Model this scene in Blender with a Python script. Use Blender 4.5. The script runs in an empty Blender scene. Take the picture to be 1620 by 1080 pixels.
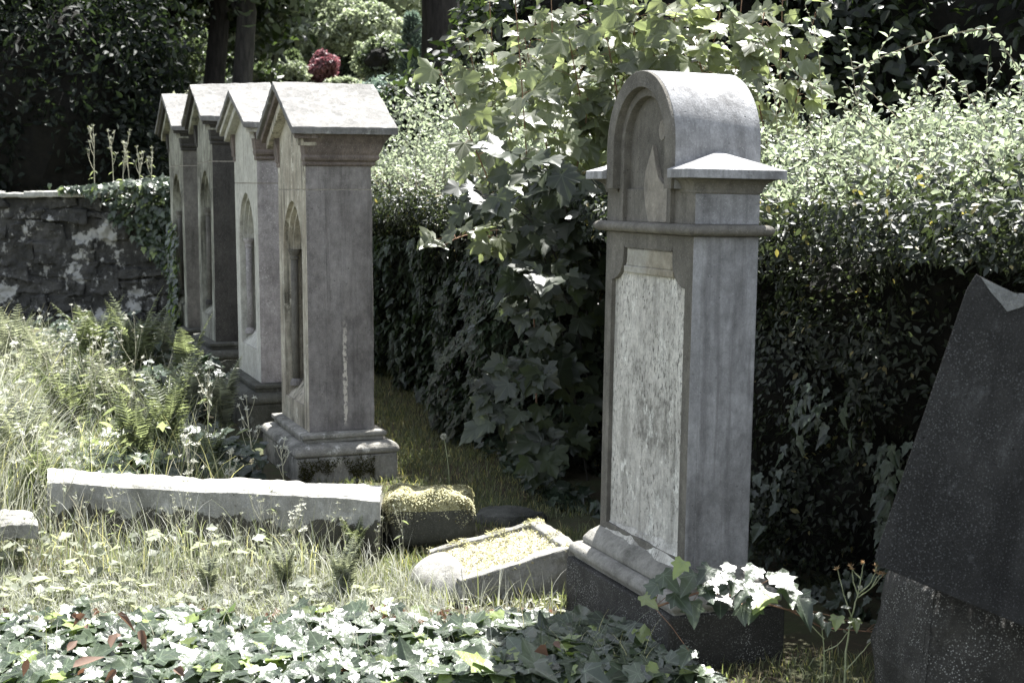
import bpy, bmesh, math, random
import numpy as np
from mathutils import Vector, Matrix
rnd = random.Random(7); RG = np.random.default_rng(11)
sc = bpy.context.scene; COL = sc.collection
PI = math.pi
H = 1.6; F = 2250.0; PITCH = math.atan(242/F); ROT = math.radians(21)
W = np.array([-math.sin(ROT), math.cos(ROT), 0]); D = np.array([math.cos(ROT), math.sin(ROT), 0]); UP = np.array([0, 0, 1.0])

# ---------------------------------------------------------------- helpers
def at(px, py, Y=None, z=None):
    """a point of the place seen at a photo position, at a chosen depth or height"""
    a = (px-810)/F; b = -(py-540)/F
    r = np.array([a, math.cos(PITCH)+b*math.sin(PITCH), -math.sin(PITCH)+b*math.cos(PITCH)])
    t = Y/r[1] if Y is not None else (z-H)/r[2]
    return np.array([0, 0, H]) + r*t
def sm(a, b, x):
    t = np.clip((x-a)/(b-a), 0, 1); return t*t*(3-2*t)
def gz(x, y):
    x = np.asarray(x, float); y = np.asarray(y, float)
    z = .20*sm(8.3, 12.5, y) + .285*np.clip(y-16, 0, 12) + .08*np.clip(y-28, 0, 22) + .16*np.clip(y-50, 0, 200)
    z = z + .012*np.sin(x*3.1+y*1.7)*np.cos(y*2.3-x*1.1) + .12*sm(18, 30, y)*np.sin(x*.35+1)*np.cos(y*.21)
    return z
def tag(o, label=None, cat=None, group=None, kind=None):
    if label: o['label'] = label
    if cat: o['category'] = cat
    if group: o['group'] = group
    if kind: o['kind'] = kind
    return o
def empty(name, loc, rot=(0, 0, 0), label=None, cat=None, group=None):
    o = bpy.data.objects.new(name, None); COL.objects.link(o)
    o.location = [float(v) for v in loc]; o.rotation_euler = rot
    return tag(o, label, cat, group)
def link(name, me, mat=None, parent=None, smooth=False):
    o = bpy.data.objects.new(name, me); COL.objects.link(o)
    if mat is not None and not me.materials: me.materials.append(mat)
    if parent is not None: o.parent = parent
    if smooth: me.polygons.foreach_set('use_smooth', [True]*len(me.polygons))
    return o
def raw(name, V, Fc, mat=None, parent=None, smooth=False, bev=0, rough=0, merge=0):
    me = bpy.data.meshes.new(name); me.from_pydata([tuple(map(float, v)) for v in V], [], [tuple(f) for f in Fc])
    bm = bmesh.new(); bm.from_mesh(me); (bmesh.ops.remove_doubles(bm, verts=bm.verts, dist=1e-5) if merge else 0); bmesh.ops.recalc_face_normals(bm, faces=bm.faces); bm.to_mesh(me); bm.free()
    o = link(name, me, mat, parent, smooth)
    if bev:
        m = o.modifiers.new('b', 'BEVEL'); m.width = bev; m.segments = 2; m.limit_method = 'ANGLE'; m.angle_limit = .6
    if rough: roughen(o, rough)
    return o
def roughen(o, s, tex=.35):
    m = o.modifiers.new('r', 'SUBSURF'); m.subdivision_type = 'SIMPLE'; m.levels = m.render_levels = 4
    t = bpy.data.textures.new('chip', 'CLOUDS'); t.noise_scale = tex; t.noise_depth = 4
    d = o.modifiers.new('d', 'DISPLACE'); d.texture = t; d.strength = s; d.mid_level = .5
def box(x0, x1, y0, y1, z0, z1):
    V = [(x, y, z) for z in (z0, z1) for y in (y0, y1) for x in (x0, x1)]
    return V, [(0, 1, 3, 2), (4, 5, 7, 6), (0, 1, 5, 4), (2, 3, 7, 6), (0, 2, 6, 4), (1, 3, 7, 5)]
class MB:
    def __init__(s): s.V = []; s.F = []
    def add(s, VF):
        n = len(s.V); s.V += list(VF[0]); s.F += [tuple(i+n for i in f) for f in VF[1]]; return s
    def build(s, name, mat, parent=None, **k): return raw(name, s.V, s.F, mat, parent, **k)
def rings(R, cap=True):
    """loft a list of equal-length rings"""
    n = len(R[0]); V = [p for r in R for p in r]; Fc = []
    for k in range(len(R)-1):
        for i in range(n):
            j = (i+1) % n; Fc.append((k*n+i, k*n+j, (k+1)*n+j, (k+1)*n+i))
    if cap: Fc += [tuple(range(n))[::-1], tuple((len(R)-1)*n+i for i in range(n))]
    return V, Fc
def rect(x0, x1, y0, y1, z): return [(x0, y0, z), (x1, y0, z), (x1, y1, z), (x0, y1, z)]
def profile(d, w, prof):
    """moulding round a d x w block: prof = [(offset, z)]"""
    return rings([rect(-o, d+o, -o, w+o, z) for o, z in prof])
def extr(poly, x0, x1):
    """polygon in (y,z) swept along x"""
    return rings([[(x0, y, z) for y, z in poly], [(x1, y, z) for y, z in poly]])
def tube(pts, rad, n=6, close=True):
    pts = [Vector(map(float, p)) for p in pts]; R = []
    if not hasattr(rad, '__len__'): rad = [rad]*len(pts)
    u = None
    for i, p in enumerate(pts):
        t = (pts[min(i+1, len(pts)-1)]-pts[max(i-1, 0)]).normalized()
        if u is None: u = t.orthogonal().normalized()
        u = (u - t*u.dot(t)).normalized(); v = t.cross(u)
        R.append([tuple(p+(u*math.cos(2*PI*k/n)+v*math.sin(2*PI*k/n))*rad[i]) for k in range(n)])
    return rings(R)
def bez(a, b, c, n=8):
    a, b, c = map(np.array, (a, b, c)); return [(1-t)**2*a+2*t*(1-t)*b+t*t*c for t in np.linspace(0, 1, n)]

# ---------------------------------------------------------------- leaves
def tmpl(half, c=(0, 0)):
    pts = [(c[0], c[1])] + [(x, y) for x, y in half] + [(-x, y) for x, y in half[:-1]][::-1]
    return np.array(pts), np.array([(0, i, i+1) for i in range(1, len(pts)-1)] + ([(0, len(pts)-1, 1)] if half[0][1] < 0 else []))
T_IVY = tmpl([(.07, -.10), (.25, -.17), (.40, -.04), (.34, .10), (.47, .32), (.27, .38), (.17, .66), (0, .95)])
T_MAPLE = tmpl([(.04, -.06), (.20, -.20), (.36, -.19), (.40, -.06), (.54, -.02), (.64, .16), (.78, .30), (.60, .36), (.50, .44), (.33, .40), (.36, .56), (.26, .72), (.14, .80), (0, 1.02)])
T_OVAL = (np.array([(0, 0), (.20, .25), (.24, .55), (0, 1), (-.24, .55), (-.20, .25)]), np.array([(0, 1, 2), (0, 2, 3), (0, 3, 4), (0, 4, 5)]))
T_LONG = (np.array([(0, 0), (.10, .3), (.12, .6), (0, 1), (-.12, .6), (-.10, .3)]), np.array([(0, 1, 2), (0, 2, 3), (0, 3, 4), (0, 4, 5)]))
T_QUAD = (np.array([(0, 0), (.3, .5), (0, 1), (-.3, .5)]), np.array([(0, 1, 2), (0, 2, 3)]))
T_LOBE = tmpl([(.12, .12), (.35, .25), (.22, .38), (.42, .60), (.20, .68), (0, 1)])
def nrmz(v): return v/np.maximum(np.linalg.norm(v, axis=1, keepdims=True), 1e-9)
def rv(n): return nrmz(RG.normal(size=(n, 3)))
def fastmesh(name, V, T, UV=None, k=3):
    me = bpy.data.meshes.new(name); me.vertices.add(len(V)); me.vertices.foreach_set('co', V.astype(np.float32).ravel())
    me.loops.add(T.size); me.loops.foreach_set('vertex_index', T.astype(np.int32).ravel())
    me.polygons.add(len(T)); me.polygons.foreach_set('loop_start', np.arange(0, T.size, k, dtype=np.int32))
    me.update(calc_edges=True)
    if UV is not None:
        l = me.uv_layers.new(name='leaf'); l.data.foreach_set('uv', UV[T.ravel()].astype(np.float32).ravel())
    return me
def leaves(name, tm, P, dr, nm, size, mat, parent=None, fold=.25, droop=.25, var=.5, smooth=False):
    P = np.asarray(P, float); n = len(P); pts, tri = tm
    nm = nrmz(nm); dr = nrmz(dr - nm*(dr*nm).sum(1, keepdims=True)); sd = np.cross(dr, nm)
    size = (np.ones(n)*size).reshape(n, 1, 1)
    fo = fold*(1+var*RG.normal(size=(n, 1))); dp = droop*(1+(1.3 if tm is T_IVY else var)*RG.normal(size=(n, 1))); tw = RG.normal(size=(n, 1))*.12
    x = pts[None, :, 0]; y = pts[None, :, 1]; smooth = smooth or tm is T_IVY or tm is T_MAPLE
    z = fo*np.abs(x)*.8 - dp*(y**2) + tw*x*y*2 - .10*(np.abs(x)>.3)*RG.random((n, len(pts)))
    V = P[:, None, :] + size*(x[..., None]*sd[:, None, :] + y[..., None]*dr[:, None, :] + z[..., None]*nm[:, None, :])
    T = (tri[None] + (np.arange(n)*len(pts))[:, None, None]).reshape(-1, 3)
    UV = np.tile(pts, (n, 1))
    return link(name, fastmesh(name, V.reshape(-1, 3), T, UV), mat, parent, smooth)
def blades(name, P, h, bend, az, w, mat, parent=None, seg=5, tip=.1):
    """arching grass blades: base P, length h, lean azimuth az, bend 0..1.5"""
    P = np.asarray(P, float); n = len(P); t = np.linspace(0, 1, seg+1)[None]
    h = (np.ones(n)*h)[:, None]; bend = (np.ones(n)*bend)[:, None]; az = np.asarray(az)[:, None]; w = (np.ones(n)*w)[:, None]
    ang = bend*t**1.3
    dx = np.cumsum(np.sin(ang), 1)/seg*h; dz = np.cumsum(np.cos(ang), 1)/seg*h
    dx = dx-dx[:, :1]; dz = dz-dz[:, :1]
    C = np.stack([P[:, :1]+dx*np.cos(az), P[:, 1:2]+dx*np.sin(az), P[:, 2:3]+dz], -1)
    saz = az+PI/2+RG.normal(size=(n, 1))*.6
    S = np.stack([np.cos(saz), np.sin(saz), np.zeros_like(saz)], -1)
    ww = (w*(1-(1-tip)*t**1.5))[..., None]
    V = np.stack([C-S*ww/2, C+S*ww/2], 2).reshape(-1, 3)
    q = np.array([(2*i, 2*i+1, 2*i+3, 2*i+2) for i in range(seg)])
    T = (q[None]+(np.arange(n)*2*(seg+1))[:, None, None]).reshape(-1, 4)
    return link(name, fastmesh(name, V, T, None, 4), mat, parent)
def stalks_curve(p, h, az, bend, n=6):
    out = []; q = np.array(p, float)
    for i in range(n):
        out.append(q.copy()); a = bend*(i/n)**1.3
        q = q+np.array([math.sin(a)*math.cos(az), math.sin(a)*math.sin(az), math.cos(a)])*h/(n-1)
    return out

# ---------------------------------------------------------------- materials
def newmat(name):
    m = bpy.data.materials.new(name); m.use_nodes = True; nt = m.node_tree; nt.nodes.clear()
    out = nt.nodes.new('ShaderNodeOutputMaterial')
    return m, nt, out
class N:
    def __init__(s, nt): s.nt = nt
    def n(s, typ, ins=None, **k):
        o = s.nt.nodes.new('ShaderNode'+typ)
        for a, b in k.items(): setattr(o, a, b)
        for a, b in (ins or {}).items(): s.set(o.inputs[a], b)
        return o
    def set(s, sock, v):
        if isinstance(v, bpy.types.NodeSocket): s.nt.links.new(v, sock)
        else: sock.default_value = v
    def math(s, op, a, b=0.0, clamp=False):
        o = s.n('Math', operation=op, use_clamp=clamp); s.set(o.inputs[0], a); s.set(o.inputs[1], b); return o.outputs[0]
    def mix(s, f, a, b, mode='MIX'):
        o = s.n('Mix', data_type='RGBA', blend_type=mode); s.set(o.inputs[0], f); s.set(o.inputs[6], a); s.set(o.inputs[7], b); return o.outputs[2]
    def noise(s, co, scale, detail=4, rough=.55, stretch=None, off=0):
        if stretch or off:
            mp = s.n('Mapping'); s.set(mp.inputs[0], co); mp.inputs[1].default_value = (off, off*.7, off*1.3); mp.inputs[3].default_value = stretch or (1, 1, 1); co = mp.outputs[0]
        return s.n('TexNoise', {'Vector': co, 'Scale': scale, 'Detail': detail, 'Roughness': rough}).outputs[0]
    def step(s, v, a, b):
        o = s.n('MapRange', interpolation_type='SMOOTHSTEP'); s.set(o.inputs[0], v); o.inputs[1].default_value = a; o.inputs[2].default_value = b
        o.inputs[3].default_value = 0; o.inputs[4].default_value = 1; return o.outputs[0]
def c4(c): return (c[0], c[1], c[2], 1)
def stone(name, c1, c2, dark=(.03, .03, .025), pale=(.5, .5, .46), stain=.5, streak=.5, lich=.25, speck=.25, bump=.5, rough=.9, off=0, stripe=None, spot=0, lowdark=None, fleck=0, blotch=0, vs=55.0, grain=.85, letters=0):
    m, nt, out = newmat(name); g = N(nt); co = g.n('TexCoord').outputs['Object']
    base = g.mix(g.step(g.noise(co, 4, 6, .6, off=off), .35, .65), c4(c1), c4(c2))
    st = g.step(g.noise(co, 5, 5, .6, (2.2, 2.2, .28), off+3), .48, .72)
    base = g.mix(g.math('MULTIPLY', st, streak), base, c4(dark))
    sn = g.step(g.noise(co, 2.6, 8, .7, off=off+9), .52, .68)
    base = g.mix(g.math('MULTIPLY', sn, stain), base, c4(dark))
    li = g.step(g.noise(co, 9, 9, .75, (1, 1, .6), off+17), .60-.12*lich, .66-.10*lich)
    base = g.mix(g.math('MULTIPLY', li, min(1, lich*2.2)), base, c4(pale))
    md = g.noise(co, 26, 8, .8, (1, 1, .7), off+11)
    kk = g.math('ADD', g.math('MULTIPLY', g.math('SUBTRACT', md, .5), grain*2.2), 1.0)
    base = g.mix(1.0, base, g.n('CombineColor', {0: kk, 1: kk, 2: kk}).outputs[0], 'MULTIPLY')
    run = g.step(g.noise(co, 11, 6, .7, (3, 3, .10), off+21), .50, .66)
    base = g.mix(g.math('MULTIPLY', run, streak*.7), base, c4([v*1.3+.01 for v in dark]))
    pit = g.n('TexVoronoi', {'Vector': co, 'Scale': 38.0}); pm = g.math('MULTIPLY', g.step(pit.outputs['Distance'], .16, .08), g.step(g.noise(co, 5, 3, off=off+8), .5, .6))
    base = g.mix(g.math('MULTIPLY', pm, .7), base, c4(dark))
    if letters:
        sp_ = g.n('SeparateXYZ', {0: co}); fz = g.math('FRACT', g.math('MULTIPLY', sp_.outputs[2], 17.0))
        rw = g.math('MULTIPLY', g.step(fz, .25, .3), g.step(fz, .78, .72)); lt = g.step(g.noise(co, 1, 2, .5, (30, 95, 42), off+2), .52, .56)
        base = g.mix(g.math('MULTIPLY', g.math('MULTIPLY', rw, lt), letters), base, c4(dark))
    fine = g.noise(co, 140, 3, .7, off=off)
    base = g.mix(g.math('MULTIPLY', g.step(fine, .45, .75), speck), base, c4([v*.35 for v in c1]))
    base = g.mix(g.math('MULTIPLY', g.step(g.noise(co, 200, 2, .6, off=off+5), .58, .7), speck), base, c4(pale))
    if spot:
        vo = g.n('TexVoronoi', {'Vector': co, 'Scale': vs, 'Randomness': 1.0})
        ms = g.math('MULTIPLY', g.step(vo.outputs['Distance'], .30, .18), g.step(g.noise(co, 6, 3, off=off+2), .47, .55))
        base = g.mix(g.math('MULTIPLY', ms, spot), base, c4(pale))
    if fleck:
        fk = g.math('MULTIPLY', g.step(g.noise(co, 95, 7, .8, (1, 1, .42), off+1), .50, .62), g.step(g.noise(co, 7, 5, .6, (1, 1, .5), off+6), .36, .56))
        base = g.mix(g.math('MULTIPLY', fk, fleck), base, c4(dark))
    if blotch:
        bl = g.step(g.noise(co, 2.3, 9, .62, off=off+30), .555, .59)
        base = g.mix(g.math('MULTIPLY', bl, blotch), base, c4(pale))
    sep = g.n('SeparateXYZ', {0: co})
    if stripe:
        x0, z0, z1, wd = stripe
        xx = g.math('ADD', sep.outputs[0], g.math('MULTIPLY', g.math('SUBTRACT', g.noise(co, 25, 4), .5), .035))
        a = g.math('ABSOLUTE', g.math('SUBTRACT', xx, x0))
        ms = g.math('MULTIPLY', g.step(a, wd, wd*.5), g.math('MULTIPLY', g.step(sep.outputs[2], z0, z0+.05), g.step(sep.outputs[2], z1, z1-.25)))
        ms = g.math('MULTIPLY', ms, g.step(g.noise(co, 30, 4, .7), .42, .5))
        base = g.mix(ms, base, c4(pale))
    if lowdark:
        z0, z1, col = lowdark
        v = g.math('ADD', sep.outputs[2], g.math('MULTIPLY', g.math('SUBTRACT', g.noise(co, 7, 8, .7, off=off), .5), (z1-z0)*3.2))
        base = g.mix(g.step(v, z1, z1-.012), base, c4(col))
    hgt = g.math('ADD', g.math('ADD', g.math('MULTIPLY', md, .8), g.math('MULTIPLY', fine, .3)), g.math('MULTIPLY', pm, -.6))
    bp = g.n('Bump', {'Strength': bump, 'Distance': .02, 'Height': hgt})
    b = g.n('BsdfPrincipled', {'Base Color': base, 'Roughness': rough, 'Normal': bp.outputs[0]}); b.inputs['Specular IOR Level'].default_value = .3
    nt.links.new(b.outputs[0], out.inputs[0]); return m
def leafmat(name, c1, c2, trans=.45, tcol=None, rough=.45, spec=.5, vein=0, c3=None, p3=.0, bump=0):
    m, nt, out = newmat(name); g = N(nt)
    r = g.n('NewGeometry').outputs['Random Per Island']
    col = g.mix(r, c4(c1), c4(c2))
    if c3: col = g.mix(g.step(g.math('FRACT', g.math('MULTIPLY', r, 17.3)), 1-p3-.02, 1-p3), col, c4(c3))
    k = g.math('ADD', g.math('MULTIPLY', g.math('FRACT', g.math('MULTIPLY', r, 7.7)), .7), .65)
    col = g.mix(1.0, col, g.n('CombineColor', {0: k, 1: k, 2: k}).outputs[0], 'MULTIPLY')
    tc = g.mix(1.0, col, c4(tcol or (2.0, 2.2, 1.0)), 'MULTIPLY')
    if vein:
        uv = g.n('UVMap', uv_map='leaf'); sp = g.n('SeparateXYZ', {0: uv.outputs[0]})
        an = g.math('ARCTAN2', sp.outputs[0], sp.outputs[1])
        fr = g.math('ABSOLUTE', g.math('SUBTRACT', g.math('FRACT', g.math('ADD', g.math('DIVIDE', an, .80), .5)), .5))
        ln = g.n('VectorMath', {0: uv.outputs[0]}, operation='LENGTH').outputs['Value']
        vm = g.step(g.math('MULTIPLY', fr, ln), .016, .006)
        col = g.mix(g.math('MULTIPLY', vm, vein), col, c4([min(1, v*2.6+.03) for v in c2]))
    co = g.n('TexCoord').outputs['Object']
    col = g.mix(g.math('MULTIPLY', g.step(g.noise(co, 45, 3), .5, .7), .3), col, c4([v*.5 for v in c1]))
    b = g.n('BsdfPrincipled', {'Base Color': col, 'Roughness': rough}); b.inputs['Specular IOR Level'].default_value = spec
    t = g.n('BsdfTranslucent', {'Color': tc})
    if bump:
        bp = g.n('Bump', {'Strength': bump, 'Distance': .01, 'Height': g.noise(co, 60, 3)}); nt.links.new(bp.outputs[0], b.inputs['Normal'])
    mx = g.n('MixShader', {0: trans, 1: b.outputs[0], 2: t.outputs[0]})
    nt.links.new(mx.outputs[0], out.inputs[0]); return m
def plain(name, c1, c2, scale=20, bump=.4, rough=.9, stretch=None):
    m, nt, out = newmat(name); g = N(nt); co = g.n('TexCoord').outputs['Object']
    nz = g.noise(co, scale, 7, .7, stretch); base = g.mix(g.step(nz, .35, .65), c4(c1), c4(c2))
    bp = g.n('Bump', {'Strength': bump, 'Distance': .02, 'Height': nz})
    b = g.n('BsdfPrincipled', {'Base Color': base, 'Roughness': rough, 'Normal': bp.outputs[0]}); b.inputs['Specular IOR Level'].default_value = .2
    nt.links.new(b.outputs[0], out.inputs[0]); return m
M = {}
M['brown'] = stone('brown sandstone', (.235, .220, .212), (.15, .138, .132), dark=(.04, .036, .034), pale=(.52, .48, .42), streak=.55, stain=.3, lich=.05, stripe=(.205, .28, .95, .014))
M['brownroof'] = stone('bleached sandstone roof', (.165, .16, .152), (.12, .117, .112), dark=(.06, .057, .052), pale=(.28, .28, .26), streak=.0, stain=.5, lich=.35, off=2)
M['brownface'] = stone('weathered sandstone face', (.42, .39, .32), (.27, .24, .19), dark=(.03, .03, .02), pale=(.66, .63, .53), streak=1, stain=.5, lich=.35, off=5)
M['brownpanel'] = stone('worn sandstone inscription', (.34, .31, .25), (.22, .19, .15), dark=(.04, .04, .03), pale=(.60, .57, .47), streak=.7, stain=.4, lich=.4, off=5, letters=.6)
M['speckpanel'] = stone('worn grey inscription', (.46, .45, .40), (.38, .37, .33), dark=(.10, .10, .08), pale=(.6, .6, .55), streak=.25, stain=.1, off=13, letters=.75)
M['sootypanel'] = stone('worn sooty inscription', (.22, .22, .19), (.12, .115, .09), dark=(.03, .03, .025), pale=(.5, .5, .43), streak=.6, stain=.3, lich=.3, off=23, letters=.5)
M['corn'] = stone('dark sandstone cornice', (.19, .155, .135), (.11, .09, .08), dark=(.04, .034, .03), streak=.5, lich=.06, off=4)
M['plinth'] = stone('mossy plinth stone', (.30, .29, .26), (.20, .19, .17), dark=(.02, .022, .014), pale=(.55, .54, .5), streak=.1, stain=.75, lich=.35, speck=.3, bump=.8, off=7)
M['plinth dark'] = stone('damp plinth stone', (.10, .10, .085), (.06, .06, .05), dark=(.015, .016, .012), pale=(.35, .35, .32), streak=.1, stain=.6, lich=.15, bump=.9, off=8)
M['speck'] = stone('speckled pale stone', (.38, .355, .35), (.29, .27, .265), dark=(.1, .09, .09), pale=(.6, .58, .56), streak=.25, stain=.2, lich=.05, speck=.45, bump=1, spot=.55, off=12)
M['speckface'] = stone('pale grey stone face', (.46, .45, .40), (.36, .35, .31), dark=(.09, .09, .07), pale=(.62, .62, .57), streak=.35, stain=.15, lich=.1, off=13)
M['sooty'] = stone('sooty stone', (.05, .047, .042), (.032, .03, .027), dark=(.013, .012, .011), pale=(.3, .3, .26), streak=.5, lich=.03, off=21)
M['sootyface'] = stone('streaked sooty face', (.30, .30, .25), (.12, .115, .09), dark=(.02, .02, .015), pale=(.5, .5, .43), streak=.95, stain=.4, lich=.25, off=23)
M['grey'] = stone('blue grey stone', (.28, .28, .285), (.205, .205, .208), dark=(.085, .083, .083), pale=(.46, .46, .46), streak=.75, stain=.4, lich=.05, speck=.3, bump=.35, off=31)
M['greyfront'] = stone('dark front stone', (.15, .14, .122), (.10, .093, .08), dark=(.035, .033, .028), pale=(.4, .39, .34), streak=.4, stain=.35, lich=.04, off=33)
M['panel'] = stone('lichened panel', (.64, .62, .57), (.50, .48, .44), dark=(.075, .072, .06), pale=(.74, .73, .68), streak=.5, stain=.8, lich=.45, speck=.3, bump=.9, off=35, fleck=1.0)
M['spall'] = stone('flaked stone', (.34, .31, .26), (.24, .22, .19), dark=(.1, .09, .08), pale=(.5, .49, .43), streak=.3, stain=.5, lich=.1, bump=1, off=36)
M['ochre'] = stone('ochre repair', (.33, .30, .24), (.40, .385, .34), dark=(.15, .12, .07), pale=(.5, .5, .44), streak=.1, stain=.4, lich=.1, bump=1, off=37)
M['step'] = stone('worn step stone', (.30, .29, .26), (.21, .20, .18), dark=(.05, .05, .04), pale=(.5, .5, .46), streak=.05, stain=.6, lich=.15, bump=1, off=38)
M['block'] = stone('dark base block', (.042, .040, .036), (.026, .025, .022), dark=(.010, .010, .009), pale=(.38, .38, .36), streak=.3, stain=.4, lich=.0, spot=.7, off=39, vs=130.0)
M['slab'] = stone('dark slab', (.034, .034, .034), (.018, .018, .018), dark=(.008, .008, .008), pale=(.15, .155, .16), streak=.8, stain=.6, lich=.10, speck=.6, spot=.5, bump=1, off=41, vs=120.0)
M['chip'] = stone('fresh broken edge', (.22, .23, .23), (.13, .13, .13), bump=1, off=42)
M['kerb'] = stone('pale kerb stone', (.31, .305, .28), (.23, .225, .205), dark=(.07, .07, .05), pale=(.62, .62, .58), streak=.1, stain=.55, lich=.1, bump=.6, off=51, lowdark=(-.13, -.03, (.06, .057, .045)))
M['kerb2'] = stone('worn kerb stone', (.24, .235, .215), (.17, .165, .15), dark=(.06, .06, .045), pale=(.6, .6, .55), streak=0, stain=.35, lich=.2, bump=.8, off=53)
M['rubble'] = stone('rubble wall stone', (.065, .064, .06), (.028, .028, .026), dark=(.012, .012, .01), pale=(.42, .42, .40), streak=.2, stain=.5, lich=.25, speck=.2, bump=1, off=61, blotch=.8)
M['coping'] = stone('sunlit coping', (.40, .39, .36), (.3, .3, .27), dark=(.08, .09, .05), pale=(.6, .6, .55), stain=.5, streak=0, lich=.3, bump=1, off=63)
M['lead'] = plain('old lead', (.05, .05, .05), (.09, .09, .09))
M['bark'] = plain('bark', (.02, .019, .017), (.05, .046, .04), 14, .9, stretch=(1, 1, .2))
M['darkbark'] = plain('dark bark', (.010, .009, .008), (.025, .022, .02), 14, .9, stretch=(1, 1, .2))
M['stem'] = plain('red brown stem', (.14, .08, .055), (.22, .14, .09), 30)
M['twig'] = plain('pale twig', (.20, .17, .12), (.30, .27, .19), 30)
M['drystem'] = plain('dry stem', (.34, .33, .25), (.55, .52, .38), 30)
M['greenstem'] = plain('green stem', (.22, .25, .13), (.36, .38, .24), 30)
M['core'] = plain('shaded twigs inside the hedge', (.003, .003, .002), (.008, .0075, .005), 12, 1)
M['moss'] = leafmat('moss tufts', (.40, .39, .25), (.56, .54, .38), .3, (1.3, 1.3, .9), .9, .1, c3=(.12, .10, .04), p3=.2)
M['mossbase'] = plain('moss cushion', (.12, .115, .06), (.36, .34, .20), 16, 1)
M['mossdark'] = leafmat('dark moss tufts', (.02, .022, .008), (.06, .055, .02), .2, None, .9, .1)
M['gritmoss'] = plain('dry moss and grit', (.20, .185, .135), (.38, .36, .30), 35, 1)
M['ivy'] = leafmat('ivy leaf', (.014, .022, .014), (.034, .050, .028), .22, (2.2, 2.6, .9), .40, .45, vein=.45, bump=.3)
M['ivyg'] = leafmat('ground ivy leaf', (.024, .035, .022), (.060, .080, .046), .28, (2.0, 2.3, 1.1), .36, .7, vein=.6, c3=(.16, .20, .06), p3=.08, bump=.3)
M['mapletop'] = leafmat('sunlit maple leaf', (.085, .098, .06), (.15, .165, .105), .55, (2.3, 2.4, 1.5), .42, .6, vein=.35)  # lit copy of the maple leaf: sunshine lightens the base colour
M['maple'] = leafmat('maple leaf', (.017, .023, .014), (.042, .052, .030), .35, (2.5, 2.6, 1.5), .42, .5, vein=.35)  # shaded copy for the drooping branch, its shade put into the colour
M['hedge'] = leafmat('hedge leaf', (.013, .018, .011), (.036, .045, .029), .25, (2.4, 2.5, 1.4), .5, .4, c3=(.20, .17, .07), p3=.006)  # darkened so the colour itself carries the shade of the hedge face
M['spray'] = leafmat('sunlit young hedge leaf', (.13, .145, .105), (.22, .235, .185), .46, (1.75, 1.9, 1.55), .38, .8)  # pale new growth, lightened further with the sun on the hedge top
M['rhodo'] = leafmat('evergreen shrub leaf', (.005, .008, .006), (.020, .026, .018), .25, (2, 2.4, 1), .6, .2)
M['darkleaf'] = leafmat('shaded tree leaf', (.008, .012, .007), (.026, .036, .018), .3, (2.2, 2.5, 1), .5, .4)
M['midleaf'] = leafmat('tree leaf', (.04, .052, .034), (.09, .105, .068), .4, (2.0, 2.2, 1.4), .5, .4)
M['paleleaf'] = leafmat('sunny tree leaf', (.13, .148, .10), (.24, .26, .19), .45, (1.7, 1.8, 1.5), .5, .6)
M['greyleaf'] = leafmat('grey green conifer leaf', (.10, .14, .12), (.17, .21, .18), .3, (1.3, 1.4, 1.2), .6, .3)
M['redleaf'] = leafmat('red maple leaf', (.13, .06, .068), (.24, .13, .14), .4, (1.3, .9, .95), .5, .4)
M['fern'] = leafmat('fern', (.11, .128, .08), (.18, .20, .135), .48, (2.0, 2.05, 1.3), .5, .4)
M['fernp'] = leafmat('pale fern', (.17, .185, .14), (.27, .285, .225), .45, (1.7, 1.7, 1.3), .5, .4)
M['grass'] = leafmat('green grass', (.075, .092, .064), (.17, .188, .14), .4, (1.9, 2.0, 1.2), .5, .4, c3=(.40, .37, .24), p3=.25)
M['straw'] = leafmat('dry grass', (.255, .26, .225), (.41, .415, .37), .35, (1.3, 1.3, 1.1), .6, .3, c3=(.18, .20, .09), p3=.25)
M['turf'] = leafmat('path grass', (.085, .098, .055), (.17, .18, .11), .35, (1.8, 2, 1), .6, .3, c3=(.28, .24, .13), p3=.15)
M['petal'] = leafmat('pale seed fluff', (.5, .5, .42), (.7, .7, .62), .4, (1, 1, 1), .8, .1)
M['flower'] = leafmat('withered flower head', (.30, .17, .07), (.48, .36, .22), .3, (1.2, 1.1, 1), .8, .2)
M['dead'] = leafmat('dead leaf', (.085, .048, .034), (.17, .11, .08), .3, (1.3, 1.1, .9), .7, .3, vein=.3)
def groundmat():
    m, nt, out = newmat('soil and turf'); g = N(nt); co = g.n('TexCoord').outputs['Object']
    a = g.mix(g.step(g.noise(co, 2.2, 8, .7), .4, .6), c4((.07, .06, .042)), c4((.075, .085, .045)))
    a = g.mix(g.math('MULTIPLY', g.step(g.noise(co, 28, 6, .7, off=4), .55, .7), .5), a, c4((.16, .13, .08)))
    far = g.n('SeparateXYZ', {0: co}).outputs[1]
    lawn = g.mix(g.noise(co, 3, 6, .7), c4((.11, .12, .075)), c4((.17, .175, .115)))
    a = g.mix(g.step(far, 21, 24), a, lawn)
    bp = g.n('Bump', {'Strength': 1, 'Distance': .03, 'Height': g.noise(co, 20, 8, .75)})
    b = g.n('BsdfPrincipled', {'Base Color': a, 'Roughness': .95, 'Normal': bp.outputs[0]}); b.inputs['Specular IOR Level'].default_value = .1
    nt.links.new(b.outputs[0], out.inputs[0]); return m

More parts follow.
